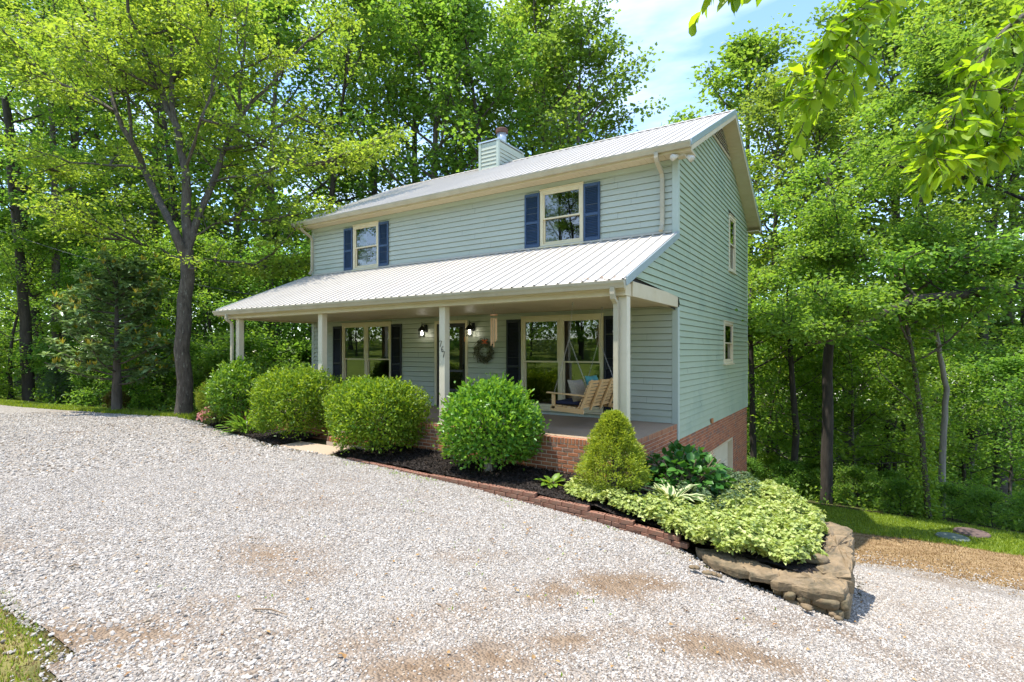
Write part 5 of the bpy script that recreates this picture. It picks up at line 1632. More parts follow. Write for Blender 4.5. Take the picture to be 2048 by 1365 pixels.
# lime ground cover spilling over the wall end, one carpet
LIME = [(-.72, -3.30), (-.55, -3.72), (-.2, -3.86), (.5, -3.98), (1.12, -4.10), (1.36, -4.28), (1.75, -4.30), (2.1, -4.28), (2.45, -4.26), (2.66, -3.9), (2.66, -2.7), (2.55, -1.9), (1.9, -1.05), (1.45, -1.35), (1.35, -2.3), (1.20, -3.2), (.55, -3.50), (.1, -3.42), (-.35, -3.2)]
def carpet(name, poly, k, hfun, mat, L, W, label, cat, edge_n=.12):
    xa = [q[0] for q in poly]; ya = [q[1] for q in poly]
    x = rng.uniform(min(xa) - .1, max(xa) + .1, k * 4); y = rng.uniform(min(ya) - .1, max(ya) + .1, k * 4)
    ins = in_poly(x + (fbm(x * 4, y * 4) - .5) * edge_n * 2, y + (fbm(x * 4 + 9, y * 4) - .5) * edge_n * 2, poly)
    x, y = x[ins][:k], y[ins][:k]; k = len(x)
    # whorled clumps: pull towards clump centres
    hcl = fbm(x * 7.0, y * 7.0, 3)
    h = hfun(x, y) * (.45 + 1.1 * np.clip((hcl - .25) * 1.7, 0, 1))
    z = bedz(x, y) + h * (1 - .55 * rng.random(k) ** 2)
    gx = (fbm((x + .03) * 7, y * 7, 3) - hcl); gy = (fbm(x * 7, (y + .03) * 7, 3) - hcl)
    a = rng.random(k) * 6.283
    D = unit(np.c_[np.cos(a), np.sin(a), rng.normal(-.05, .3, k)] )
    N = unit(np.c_[-gx * 9, -gy * 9, np.ones(k)] + rng.normal(0, .32, (k, 3)))
    o = obj(name, leaf_mesh(name, np.c_[x, y, z], D, N, rng.uniform(.7, 1.25, k) * L, rng.uniform(.8, 1.2, k) * W, mat, rnd=np.clip(rng.normal(.55, .3, k), 0, 1), fold=.12, droop=.15))
    return tag(o, label, cat, kind='stuff')
carpet('ground_cover', LIME, 30000, lambda x, y: .22 * np.clip((x + .9) / 1.4, .5, 1), 'leaf_variegated', .062, .046, 'bright lime and cream ground cover carpet at the bed end', 'ground cover')
carpet('grey_ground_cover', [(.75, -2.85), (1.5, -3.25), (1.75, -2.3), (1.65, -1.2), (.9, -.7), (.35, -.6), (.25, -1.1), (1.2, -1.7)], 9000, lambda x, y: .24 + 0 * x, 'leaf_greygreen', .055, .036, 'grey green leafy ground cover between the broad leaved shrub and the lime carpet', 'ground cover')

# ================================================================== grass, litter, lids
def grass(name, poly, k, hmin, hmax, mat, label, cond=None, rnd=None, wd=.007):
    xa = [q[0] for q in poly]; ya = [q[1] for q in poly]
    x = rng.uniform(min(xa), max(xa), k * 3); y = rng.uniform(min(ya), max(ya), k * 3)
    ins = in_poly(x, y, poly)
    if cond is not None: ins &= cond(x, y)
    x, y = x[ins][:k], y[ins][:k]; k = len(x)
    z = tz(x, y) + .002
    a = rng.random(k) * 6.283; h = rng.uniform(hmin, hmax, k) * (.5 + fbm(x * 1.5, y * 1.5))
    ln = rng.normal(0, .55, k) * h
    B = np.c_[x, y, z]
    S = np.c_[np.cos(a), np.sin(a), 0 * a] * wd
    T = B + np.c_[-np.sin(a) * ln, np.cos(a) * ln, h]
    V_ = np.stack([B - S, B + S, T], 1).reshape(-1, 3)
    o = obj(name, np_mesh(name, V_, np.arange(3 * k).reshape(-1, 3), mat, rng.random(k) if rnd is None else rnd(x, y)))
    return tag(o, label, 'grass', kind='stuff')
grass('lawn_grass', LAWN, 70000, .025, .07, 'grass', 'mown green lawn strip along the woods behind the garage', wd=.010)
grass('dry_grass', [(2.3, -2.4), (2.8, .2), (3.3, .6), (4.2, .4), (5.4, .1), (9, -.4), (11, 4.6), (6, 4.9), (3.5, 5.0), (1.5, 5.2), (0, 5.2), (0, 0)], 34000, .012, .04, 'grass_dry', 'brown dead grass between the gravel and the lawn', cond=lambda x, y: (fbm(x * 1.2, y * 1.2) > .22) & (rng.random(len(x)) < np.clip((y + .3 - .1 * (3.3 - x)) / 1.2, .1, 1)), wd=.007)
grass('verge_grass', [(-4.5, -9.7), (-2.4, -9.48), (-1.2, -9.55), (-.35, -9.8), (.3, -10.6), (-1, -11.5), (-4.5, -11.5)], 17000, .012, .038, 'grass', 'patchy green grass at the near left edge of the gravel', cond=lambda x, y: (fbm(x * 2.6 + 4, y * 2.6) > .40 + .25 * rng.random(len(x))), wd=.004)
grass('verge_dry_grass', [(-4.5, -9.7), (-2.4, -9.4), (-1.2, -9.45), (-.2, -9.75), (.4, -10.6), (-1, -11.5), (-4.5, -11.5)], 15000, .01, .03, 'grass_dry', 'dry straw coloured grass at the near left edge of the gravel', wd=.0045)
grass('edge_grass', [(-34, -5.8), (-25.2, -4.6), (-19.7, -3.3), (-14.6, -2.6), (-13.6, -2.7), (-14.0, -1.9), (-15.5, -1.6), (-19.7, -2.2), (-25.2, -3.4), (-34, -4.4)], 36000, .05, .14, 'grass', 'narrow grass verge between the gravel and the left woods', wd=.014)
# weeds sprouting through the gravel near the edging
k = 900
x = np.r_[rng.uniform(-4.8, 1.2, 500), rng.uniform(-2.5, 2.5, 400)]; y = np.r_[-4.12 - np.abs(rng.normal(0, .16, 500)), rng.uniform(-8.8, -5, 400)]
kp = fbm(x * 2.4, y * 2.4) > np.r_[np.full(500, .52), np.full(400, .63)]; x, y = x[kp], y[kp]; k = len(x)
o = obj('gravel_weeds', leaf_mesh('gravel_weeds', np.c_[x, y, tz(x, y) + .02], rand_dir(k, .6), np.tile([0, 0, 1.], (k, 1)) + rng.normal(0, .3, (k, 3)), rng.uniform(.02, .05, k), .014, 'leaf_lime'))
tag(o, 'tiny green weeds sprouting in the gravel along the brick edging', 'weeds', kind='stuff')
# fallen leaves
k = 3200
x = rng.uniform(-14, 7, k); y = rng.uniform(-10, 2.5, k)
kp = (in_poly(x, y, DRIVE) & (rng.random(k) < .40)) | in_poly(x, y, DEAD); x, y = x[kp], y[kp]; k = len(x)
D = rand_dir(k); D[:, 2] *= .25
o = obj('fallen_leaves', leaf_mesh('fallen_leaves', np.c_[x, y, tz(x, y) + .03], D, np.tile([0, 0, 1.], (k, 1)) + rng.normal(0, .3, (k, 3)), rng.uniform(.025, .06, k), rng.uniform(.015, .035, k), 'litter', fold=.3))
tag(o, 'scattered dry brown leaves on the gravel and dead grass', 'leaves', kind='stuff')
# a few dry sticks on the gravel
for (px_, py_, L_, rz_, lab) in ((540, 1232, .30, .3, 'thin dry stick on the near gravel left of centre'), (880, 1222, .14, -.4, 'short dark twig on the gravel below the boxwood'), (150, 1140, .10, .8, 'small dry twig on the gravel at far left')):
    P_ = ground_hit(px_, py_)
    o = MB().tube([(-L_ / 2, 0, 0), (0, .012, .012), (L_ / 2, -.006, .004)], [.006, .007, .003], 5).build('dry_stick', 'dry_stick', loc=(P_[0], P_[1], P_[2] + .03))
    o.rotation_euler = (0, 0, rz_); tag(o, lab, 'stick')
# septic lids
P_ = ground_hit(1905, 1078)
o = MB().lathe([(.33, -.10), (.33, .01), (.31, .03), (.25, .028), (.24, .035), (.0, .04)], (0, 0, 0), 28).build('septic_lid', 'lid_green', loc=(P_[0], P_[1], P_[2] + .03)); tag(o, 'round pale green tank lid on the lawn edge', 'tank lid')
P_ = ground_hit(1940, 1073)
o = MB().lathe([(.37, -.10), (.37, .03), (.35, .055), (.28, .053), (.27, .062), (.0, .07)], (0, 0, 0), 28).build('septic_lid', 'lid_brown', loc=(P_[0] + .05, P_[1] + .15, P_[2] + .03)); tag(o, 'round brown tank lid behind the pale green one', 'tank lid')

# ================================================================== trees
def tubes_np(paths, rads, n=6):
    """many tapered tubes as one vertex/face array"""
    V_, F_ = [], []
    base = 0
    for pts, rr in zip(paths, rads):
        pts = np.asarray(pts, float); m_ = len(pts)
        d = np.gradient(pts, axis=0); d = unit(d)
        ref = np.where(np.abs(d[:, :1]) < .8, np.array([[1., 0, 0]]), np.array([[0, 1., 0]]))
        s_ = unit(np.cross(d, ref)); u = np.cross(s_, d)
        nn = n if rr[0] > .03 else (5 if rr[0] > .012 else 3)
        an = np.arange(nn) * 2 * np.pi / nn
        ring = pts[:, None] + (u[:, None] * np.cos(an)[None, :, None] + s_[:, None] * np.sin(an)[None, :, None]) * np.asarray(rr)[:, None, None]
        V_.append(ring.reshape(-1, 3))
        i = np.arange(m_ - 1)[:, None] * nn + np.arange(nn)[None]
        j = np.arange(m_ - 1)[:, None] * nn + (np.arange(nn)[None] + 1) % nn
        F_.append((np.stack([i, j, j + nn, i + nn], -1).reshape(-1, 4)) + base)
        base += m_ * nn
    return np.concatenate(V_), np.concatenate(F_)

def curve(p0, d0, length, nseg, bend, wob, r_):
    pts = [np.array(p0, float)]; d = np.array(d0, float)
    for k in range(nseg):
        d = d + np.array([0, 0, bend]) / nseg + r_.normal(0, wob, 3) / nseg
        d /= np.linalg.norm(d); pts.append(pts[-1] + d * length / nseg)
    return np.array(pts)

def side_dir(d, r_, spread):
    v = r_.normal(0, 1, 3); v -= d * v.dot(d); v /= np.linalg.norm(v) + 1e-9
    return unit(d * math.cos(spread) + v * math.sin(spread))

def foliage_on(limbs, r_, per_limb, twig, n_sub, leaves, Lf, Wf, spread=(.26, .12), start=.3, upbias=.1, rad0=.02):
    """secondary branches and twigs along limbs; returns extra branch paths and leaf arrays"""
    paths, rads, A = [], [], []
    for pts, ln in limbs:
        for k in range(per_limb):
            f = start + (1 - start) * (k + r_.random()) / per_limb
            q = f * (len(pts) - 1); i = min(int(q), len(pts) - 2); p = pts[i] + (pts[i + 1] - pts[i]) * (q - i)
            d = unit(pts[i + 1] - pts[i])
            d2 = side_dir(d, r_, r_.uniform(.6, 1.2)); d2[2] = d2[2] * .6 + upbias
            L2 = ln * twig * r_.uniform(.6, 1.25) * (1.15 - .5 * f)
            sub = curve(p, unit(d2), L2, 4, -.05, .5, r_)
            paths.append(sub); rads.append(np.linspace(rad0, .006, 5))
            for m_ in range(n_sub):
                g = .25 + .75 * (m_ + r_.random()) / n_sub
                q = g * 4; i2 = min(int(q), 3); p2 = sub[i2] + (sub[i2 + 1] - sub[i2]) * (q - i2)
                d3 = side_dir(unit(sub[i2 + 1] - sub[i2]), r_, r_.uniform(.3, 1.1)); d3[2] = d3[2] * .4
                A.append(p2 + d3 * r_.uniform(.05, .42) * min(1.0, L2 * .5))
    A = np.array(A); k = len(A) * leaves
    C = np.repeat(A, leaves, 0)
    off = r_.normal(0, 1, (k, 3)) * np.array([spread[0], spread[0], spread[1]])
    P = C + off
    D = unit(off * np.array([1, 1, .4]) / spread[0] + r_.normal(0, .5, (k, 3)) + np.array([0, 0, -.25]))
    N = unit(r_.normal(0, .55, (k, 3)) + np.array([0, 0, 1.]))
    L = r_.uniform(.7, 1.3, k) * Lf; W = L * (Wf / Lf) * r_.uniform(.8, 1.2, k)
    rnd = np.clip(np.repeat(r_.normal(.45, .18, len(A)), leaves) + r_.normal(0, .16, k), 0, 1)
    return paths, rads, (P, D, N, L, W, rnd)

def tree_meshes(seed, H, cb, cr_, tr_, nl, per, nsub, leaves, Lf, Wf, leafm, barkm, shape='oval', lean=.03, twig=.42, spread=(.30, .15), el=(.15, 1.0)):
    r_ = np.random.default_rng(seed)
    tr = [np.array([0, 0, -.4])]; d = np.array([0, 0, 1.])
    for k in range(10):
        d = unit(d + np.array([*r_.normal(0, lean, 2), .05])); tr.append(tr[-1] + d * (H * .97 + .4) / 10)
    tr = np.array(tr)
    rad = tr_ * (1 - np.linspace(0, 1, 11) ** 1.1 * .93); rad[0] *= 1.45
    limbs, paths, rads = [], [tr], [rad]
    for k in range(nl):
        s_ = (k + r_.random() * .8) / nl
        z = cb + (1 - cb) * s_ * .98
        q = z * 10; i = min(int(q), 9); p = tr[i] + (tr[i + 1] - tr[i]) * (q - i)
        if shape == 'oval': w = math.sin(math.pi * min(1, .22 + .78 * s_)) ** .7 if s_ < .98 else .12
        elif shape == 'cone': w = 1.05 - .85 * s_
        elif shape == 'high': w = .35 + .65 * math.sin(math.pi * min(1, s_ * .95 + .05))
        else: w = .8
        ln = cr_ * max(.15, w) * r_.uniform(.75, 1.15)
        a = k * 2.39996 + r_.normal(0, .3); e = el[0] + (el[1] - el[0]) * s_ + r_.normal(0, .12)
        lp = curve(p, (math.cos(a) * math.cos(e), math.sin(a) * math.cos(e), math.sin(e)), ln, 5, .25, .45, r_)
        limbs.append((lp, ln)); paths.append(lp); rads.append(np.linspace(max(.02, tr_ * .36 * (1 - .6 * s_)), .012, 6))
    top = (tr[-3:], H * .12); limbs.append(top)
    p2, r2, lf = foliage_on(limbs, r_, per, twig, nsub, leaves, Lf, Wf, spread)
    V_, F_ = tubes_np(paths + p2, rads + r2, 8)
    return np_mesh('trunk', V_, F_, barkm, smooth=True), leaf_mesh('crown', lf[0], lf[1], lf[2], lf[3], lf[4], leafm, lf[5], fold=.18)

KIND = {}
KIND['tall0'] = (tree_meshes(1, 22, .26, 4.9, .26, 28, 6, 4, 17, .19, .155, 'leaf_poplar', 'bark', 'high'), 22)
KIND['tall1'] = (tree_meshes(2, 24, .28, 4.5, .24, 28, 6, 4, 18, .185, .15, 'leaf_forest', 'bark_dark', 'high', lean=.05), 24)
KIND['tall2'] = (tree_meshes(3, 21, .22, 5.2, .28, 28, 6, 4, 18, .19, .155, 'leaf_forest', 'bark', 'oval'), 21)
KIND['mid0'] = (tree_meshes(4, 11, .16, 3.4, .12, 20, 6, 4, 18, .16, .12, 'leaf_under', 'bark_dark', 'oval', lean=.07, spread=(.30, .13)), 11)
KIND['mid1'] = (tree_meshes(5, 9, .10, 3.2, .10, 20, 6, 4, 18, .16, .12, 'leaf_under', 'bark', 'oval', lean=.09, spread=(.30, .13)), 9)
KIND['shrub0'] = (tree_meshes(6, 3.2, .05, 1.7, .05, 18, 5, 4, 14, .13, .085, 'leaf_under', 'bark_dark', 'oval', lean=.1, spread=(.22, .12)), 3.2)
KIND['shrub1'] = (tree_meshes(7, 2.2, .05, 1.5, .04, 16, 5, 4, 14, .12, .08, 'leaf_under', 'bark_dark', 'oval', lean=.1, spread=(.22, .12)), 2.2)

def plant_tree(kind, px, t, H, name='forest_tree', xy=None, trunk_mat=None):
    (tm, cm), h0 = KIND[kind]
    if xy is None:
        P = at(px, 700, t); x, y = P[0], P[1]
    else: x, y = xy
    s = H / h0
    e = bpy.data.objects.new(name, None); e.empty_display_size = .3; col.objects.link(e)
    e.location = (x, y, tz1(x, y)); e.rotation_euler = (0, 0, random.random() * 6.283)
    w = random.uniform(.92, 1.1)
    e.scale = (s * w, s * w, s)
    obj('trunk', tm, e); obj('crown', cm, e)
    return e
ORD = ['first', 'second', 'third', 'fourth', 'fifth', 'sixth', 'seventh', 'eighth', 'ninth', 'tenth', 'eleventh', 'twelfth', 'thirteenth', 'fourteenth', 'fifteenth', 'sixteenth', 'seventeenth', 'eighteenth', 'nineteenth', 'twentieth']
def stand(rows, phrase, cat, group, name='forest_tree', tops=False):
    rows = sorted(rows, key=lambda r_: r_[1])
    for i, (kind, px, t, H) in enumerate(rows):
        if tops:                      # H given as the row of the photo its top reaches
            P = at(px, H, t); H = P[2] - tz1(P[0], P[1])
        e = plant_tree(kind, px, t, H, name)
        tag(e, '%s from left %s' % (ORD[i], phrase), cat, group)
# behind the house
stand([('tall1', 640, 30, -70), ('tall0', 745, 33, -50), ('tall2', 800, 37, -80), ('tall2', 860, 30, -60), ('tall0', 930, 34, -90), ('tall1', 1010, 30, -60), ('tall2', 1080, 33, -40), ('tall1', 1130, 38, 0), ('tall0', 1160, 31, 45), ('tall1', 1195, 38, 130)],
      'of the tall leafy trees rising behind the house roof', 'tree', 'tall trees behind the house', tops=True)
# gap of sky, then the right hand woods
stand([('tall0', 1345, 50, 245), ('tall2', 1465, 36, 80), ('tall0', 1550, 31, 170), ('tall1', 1640, 28, 200), ('tall0', 1700, 34, 60), ('tall1', 1765, 27, -20), ('tall2', 1840, 32, -90), ('tall1', 1925, 27, -60), ('tall0', 2000, 33, -100), ('tall2', 2075, 29, -90)],
      'of the tall trees in the woods right of the house', 'tree', 'tall trees in the right woods', tops=True)
# left woods
stand([('tall1', -60, 34, -90), ('tall2', 40, 38, -90), ('tall1', 85, 31, -60), ('tall0', 130, 33, -90), ('tall1', 215, 38, -90), ('tall2', 300, 33, -90), ('tall2', 345, 41, -90), ('tall1', 385, 30, -70), ('tall0', 470, 33, -90), ('tall2', 555, 30, -70)],
      'of the tall trees in the woods left of the house', 'tree', 'tall trees in the left woods', tops=True)
# understorey
stand([('mid0', 20, 24, 8), ('mid1', 160, 26, 7.5), ('mid0', 265, 23, 8), ('mid1', 330, 27, 8), ('mid0', 430, 24, 8.5), ('mid1', 500, 26, 8), ('mid0', 560, 23.5, 8), ('mid1', 610, 26, 8.5), ('mid0', 90, 33, 11), ('mid1', 420, 34, 11)],
      'of the slender understorey trees in the shade of the left woods', 'tree', 'understorey trees in the left woods', 'understorey_tree')
stand([('mid1', 1475, 29, 10), ('mid0', 1535, 25, 9.5), ('mid1', 1600, 23, 8), ('mid0', 1640, 30, 12), ('mid1', 1720, 22, 7.5), ('mid0', 1790, 26, 10), ('mid1', 1845, 21, 6.5), ('mid0', 1930, 24, 9), ('mid1', 2010, 20, 6.5), ('mid0', 2100, 22, 9)],
      'of the slender understorey trees in the shade of the right woods', 'tree', 'understorey trees in the right woods', 'understorey_tree')
# shrubs along the wood edges
def shrubs(rows, label, group):
    for i, (kind, px, t, H) in enumerate(sorted(rows, key=lambda q: q[1])):
        e = plant_tree(kind, px, t, H * (.5 if px > 1000 else 1), 'woodland_shrub'); tag(e, '%s from left of the leafy shrubs %s' % (ORD[i], label), 'shrub', group)
shrubs([('shrub0', x, t, h) for x, t, h in ((-40, 23, 2.6), (30, 25, 3.0), (150, 24.5, 2.8), (205, 22.5, 2.0), (285, 22, 2.6), (330, 24, 3.2), (430, 21.5, 2.8), (470, 20.5, 2.4), (540, 21, 3.2), (575, 24, 3.4), (620, 22, 3.2), (660, 27, 3.4))],
       'growing under the left woods', 'shrubs under the left woods')
shrubs([('shrub1' if i % 2 else 'shrub0', x, t, h) for i, (x, t, h) in enumerate(((1500, 22, 3.0), (1545, 24, 3.2), (1575, 20.5, 2.6), (1625, 22.5, 3.0), (1665, 20, 2.4), (1715, 18.5, 2.4), (1765, 20, 2.8), (1800, 17, 2.0), (1850, 18.5, 2.5), (1905, 16.3, 2.0), (1950, 18.5, 2.6), (1985, 15.6, 1.9), (2030, 17.5, 2.4), (2075, 15.5, 2.0)))],
       'growing under the right woods', 'shrubs under the right woods')

# the far wood beyond, one mass of leaves
k = 0
Ps, Rn = [], []
r_ = np.random.default_rng(77)
for i in range(3800):
    px_ = r_.uniform(-300, 2350); t_ = r_.uniform(34, 62)
    if 1230 < px_ < 1400: hmax = 7
    else: hmax = 17
    P0 = at(px_, 700, t_); z0 = tz1(P0[0], P0[1])
    z = z0 + r_.random() ** 1.3 * hmax
    n_ = 44
    Ps.append(np.array([P0[0], P0[1], z]) + r_.normal(0, 1, (n_, 3)) * np.array([1.0, 1.0, .6])); Rn.append(np.clip(r_.normal(.4, .2) + r_.normal(0, .15, n_), 0, 1))
Ps = np.concatenate(Ps); Rn = np.concatenate(Rn); k = len(Ps)
o = obj('far_woods', leaf_mesh('far_woods', Ps, rand_dir(k, -.2), unit(rng.normal(0, .7, (k, 3)) + np.array([0, 0, 1.])), rng.uniform(.3, .5, k), rng.uniform(.22, .38, k), 'leaf_forest', Rn))
tag(o, 'distant mass of leafy woodland beyond the nearer trees', 'woodland', kind='stuff')
# low green undergrowth on the forest floor
k = 46000
px_ = rng.uniform(-150, 2250, k); t_ = 13 + 24 * rng.random(k)
x = CX + t_ * (-SN + (px_ - 1024) / 1071.36 * CS); y = CY + t_ * (CS + (px_ - 1024) / 1071.36 * SN)
wood = ~in_poly(x, y, LAWN) & ~in_poly(x, y, DEAD) & ~in_poly(x, y, DRIVE) & ~((x > LX - 2.5) & (x < 1.2) & (y > -4.5) & (y < DY + .6)) & ~((x < -12) & (y < -1.6 - .12 * (-x - 14))) & (fbm(x * .7, y * .7) > .38) & ((x < -12.5) | (y > 5.0) | (x > 8))
x, y = x[wood], y[wood]; k = len(x)
o = obj('undergrowth', leaf_mesh('undergrowth', np.c_[x, y, tz(x, y) + .55 * rng.random(k) ** 1.5 * (.3 + 1.4 * fbm(x * .9, y * .9))], rand_dir(k, .2), unit(rng.normal(0, .5, (k, 3)) + np.array([0, 0, 1.])), rng.uniform(.09, .17, k), rng.uniform(.06, .11, k), 'leaf_under'))
tag(o, 'low green undergrowth covering the forest floor', 'undergrowth', kind='stuff')

# ------------------------------------------------------------------ the big forked maple left of the house
T0 = np.array([-15.0, -2.1, tz1(-15, -2.1)])
def ap(px, py, dt=0.0):
    return at(px, py, 17.1 + (dt if px > 330 else abs(dt) * 2.4))
mt = thing('maple_tree', 'large forked maple with lichen spotted trunk left of the porch', 'tree', tuple(T0))
LIMBS = [
 ([(367, 850, 0), (366, 760, 0), (368, 640, 0), (372, 560, 0), (374, 500, 0)], (.38, .29)),
 ([(372, 520, 0), (352, 465, -.3), (318, 400, -.6), (290, 340, -.8), (262, 285, 0.5), (232, 225, 0.6), (208, 150, 0.8), (195, 60, 0.9), (185, -40, 1.0)], (.23, .05)),
 ([(374, 505, 0), (374, 430, .2), (370, 340, .4), (352, 255, .6), (322, 180, .5), (290, 110, .3), (262, 30, .2), (250, -60, 0)], (.25, .05)),
 ([(376, 500, 0), (398, 430, .4), (425, 365, .8), (445, 300, 1.1), (482, 230, 1.5), (540, 170, 1.9), (590, 110, 2.2), (640, 60, 2.4)], (.19, .04)),
 ([(352, 255, .6), (346, 160, .9), (338, 60, 1.2), (332, -50, 1.4)], (.14, .05)),
 ([(346, 160, .9), (385, 95, 1.4), (420, 30, 1.8), (440, -50, 2.0)], (.11, .04)),
 ([(262, 285, 0.5), (262, 200, -.6), (252, 120, -.4), (240, 40, -.2)], (.09, .03)),
 ([(208, 150, 0.8), (150, 110, 1.1), (90, 60, 1.4), (30, 30, 1.6)], (.09, .03)),
 ([(232, 225, 0.6), (170, 185, 1.0), (100, 160, 1.3), (20, 150, 1.7)], (.08, .02)),
 ([(290, 340, -.8), (220, 330, 1.0), (140, 330, 1.4), (60, 350, 1.7)], (.08, .02)),
 ([(445, 300, 1.1), (520, 285, .6), (560, 250, 2.0), (620, 215, 2.6)], (.10, .02)),
 ([(482, 230, 1.5), (480, 140, 1.7), (490, 50, 1.8), (500, -40, 1.8)], (.09, .03)),
 ([(425, 365, .8), (500, 350, -.2), (580, 330, -.8), (650, 330, 0.5)], (.07, .02)),
 ([(370, 340, .4), (400, 240, -.8), (450, 160, 0.8), (520, 110, 1.0)], (.09, .02)),
 ([(322, 180, .5), (280, 150, 0.6), (230, 130, 1.2), (160, 140, 1.5)], (.07, .02)),
 ([(374, 480, 0), (430, 450, 0.5), (500, 440, 0.8), (560, 450, 1.0)], (.05, .02)),
 ([(372, 540, 0), (410, 520, -.8), (470, 530, 0.6), (530, 545, 0.7)], (.04, .015)),
 ([(372, 520, 0), (320, 500, -.9), (250, 480, 0.8), (170, 470, 0.9)], (.05, .015)),
]
r_ = np.random.default_rng(12)
paths, rads, limbs = [], [], []
for pts, (ra, rb_) in LIMBS:
    P_ = np.array([ap(*q) for q in pts]) - T0
    # smooth by resampling with a little wander
    f = np.linspace(0, len(P_) - 1, len(P_) * 2 - 1)
    Q = np.stack([np.interp(f, np.arange(len(P_)), P_[:, j]) for j in range(3)], 1)
    Q[1:-1] += r_.normal(0, .035, Q[1:-1].shape)
    rr = np.linspace(ra, rb_, len(Q)) * .64
    paths.append(Q); rads.append(rr)
rads[0][0] *= 1.35
for Q in paths[1:]:
    ln = np.linalg.norm(np.diff(Q, axis=0), axis=1).sum(); limbs.append((Q, min(ln, 3.8)))
ex = []
for Q, ln in list(limbs):
    for k in range(4):
        i = r_.integers(len(Q) // 3, len(Q) - 1)
        d = side_dir(unit(Q[i + 1] - Q[i]), r_, .9); d[2] = abs(d[2]) * .4
        ex.append((curve(Q[i], unit(d), r_.uniform(1.6, 3.2), 5, .1, .5, r_), 2.4))
for Q, ln in ex: paths.append(Q); rads.append(np.linspace(.045, .012, len(Q)))
p2, r2, lf = foliage_on(limbs + ex, r_, 7, .34, 4, 17, .130, .080, spread=(.24, .085), start=.2)
V_, F_ = tubes_np(paths + p2, rads + r2, 10)
obj('trunk', np_mesh('trunk', V_, F_, 'lichen_bark', smooth=True), mt)
obj('crown', leaf_mesh('crown', lf[0], lf[1], lf[2], lf[3], lf[4], 'leaf_maple', lf[5], fold=.2), mt)
print('maple leaves', len(lf[0]))

# ------------------------------------------------------------------ big-leaved magnolia at the wood edge
mx_, my_ = -18.7, -2.65
t = thing('magnolia_tree', 'small evergreen with big leathery leaves and yellow new shoots at the wood edge', 'tree', (mx_, my_, tz1(mx_, my_)))
r_ = np.random.default_rng(21)
tr = np.array([[0, 0, -.3], [0.02, 0, 1.0], [-.05, .03, 2.2], [0, 0, 3.6], [.05, 0, 5.0]])
paths, rads, W_ = [tr], [np.array([.19, .15, .10, .06, .02])], []
for k in range(46):
    s_ = (k + r_.random()) / 46; z = .9 + s_ * 4.1; a = k * 2.4 + r_.normal(0, .2)
    ln = (1.0 - .55 * s_ ** 1.6) * 2.35 * r_.uniform(.7, 1.05)
    p = np.array([np.interp(z, tr[:, 2], tr[:, 0]), 0, z])
    lp = curve(p, (math.cos(a), math.sin(a), .05), ln, 5, .55, .35, r_)
    paths.append(lp); rads.append(np.linspace(.035, .012, 6))
    for j in range(12):
        f = .30 + .70 * j / 11; q = f * 5; i = min(int(q), 4); pp = lp[i] + (lp[i + 1] - lp[i]) * (q - i)
        W_.append(pp + r_.normal(0, .13, 3) + np.array([0, 0, .06 + .1 * r_.random()]))
W_ = np.array(W_); nw = len(W_)
V_, F_ = tubes_np(paths, rads, 8)
obj('trunk', np_mesh('trunk', V_, F_, 'bark', smooth=True), t)
nl = 12
C = np.repeat(W_, nl, 0); k = len(C); a = r_.random(k) * 6.283; e = r_.uniform(-.35, .75, k)
D = np.c_[np.cos(a) * np.cos(e), np.sin(a) * np.cos(e), np.sin(e)]
obj('crown', leaf_mesh_fine('crown', C, D, unit(np.c_[-np.cos(a) * np.sin(e), -np.sin(a) * np.sin(e), np.cos(e)] + r_.normal(0, .15, (k, 3))), r_.uniform(.20, .32, k), r_.uniform(.085, .12, k), 'leaf_magnolia', droop=.22), t)
sel = W_[(r_.random(nw) < .34) & (np.hypot(W_[:, 0], W_[:, 1]) > .8)]
C = np.repeat(sel, 6, 0); k = len(C); a = r_.random(k) * 6.283
D = unit(np.c_[np.cos(a) * .45, np.sin(a) * .45, np.ones(k)])
obj('new_shoots', leaf_mesh('new_shoots', C + np.array([0, 0, .05]), D, np.c_[np.cos(a), np.sin(a), 0 * a], r_.uniform(.17, .27, k), .055, 'leaf_newgrowth'), t)

# young fir at far left and a red-leaved sapling
t = thing('fir_sapling', 'young pale green fir at the far left edge of the gravel', 'conifer', tuple(np.array(ground_hit(88, 806)) + np.array([0, .4, 0])))
r_ = np.random.default_rng(31)
paths, rads = [np.array([[0, 0, -.1], [0, 0, .8], [0, 0, 1.6]])], [np.array([.04, .03, .006])]
Pn, Dn = [], []
for k in range(90):
    z = .1 + 1.45 * (k / 90) ; a = k * 2.4; ln = (1 - z / 1.7) * .85 + .05
    lp = curve((0, 0, z), (math.cos(a), math.sin(a), .25), ln, 4, .1, .2, r_)
    paths.append(lp); rads.append(np.linspace(.010, .004, 5))
    f = r_.random(150) * 4; i = np.minimum(f.astype(int), 3); pp = lp[i] + (lp[i + 1] - lp[i]) * (f - i)[:, None]
    Pn.append(pp); Dn.append(unit((lp[-1] - lp[0])[None] + r_.normal(0, .45 * ln, (150, 3))))
V_, F_ = tubes_np(paths, rads, 6); obj('trunk', np_mesh('trunk', V_, F_, 'bark', smooth=True), t)
Pn = np.concatenate(Pn); Dn = np.concatenate(Dn)
obj('crown', leaf_mesh('crown', Pn, Dn, rand_dir(len(Pn), .8), .065, .016, 'leaf_fir'), t)
gh = ground_hit(214, 822)
shell_bush('red_sapling', 'low bush with reddish leaves at the foot of the magnolia', 'shrub', (gh[0], gh[1] + .3, gh[2]), .38, .35, .62, 500, 'leaf_red', .10, .05, 2.0, rough=.2)

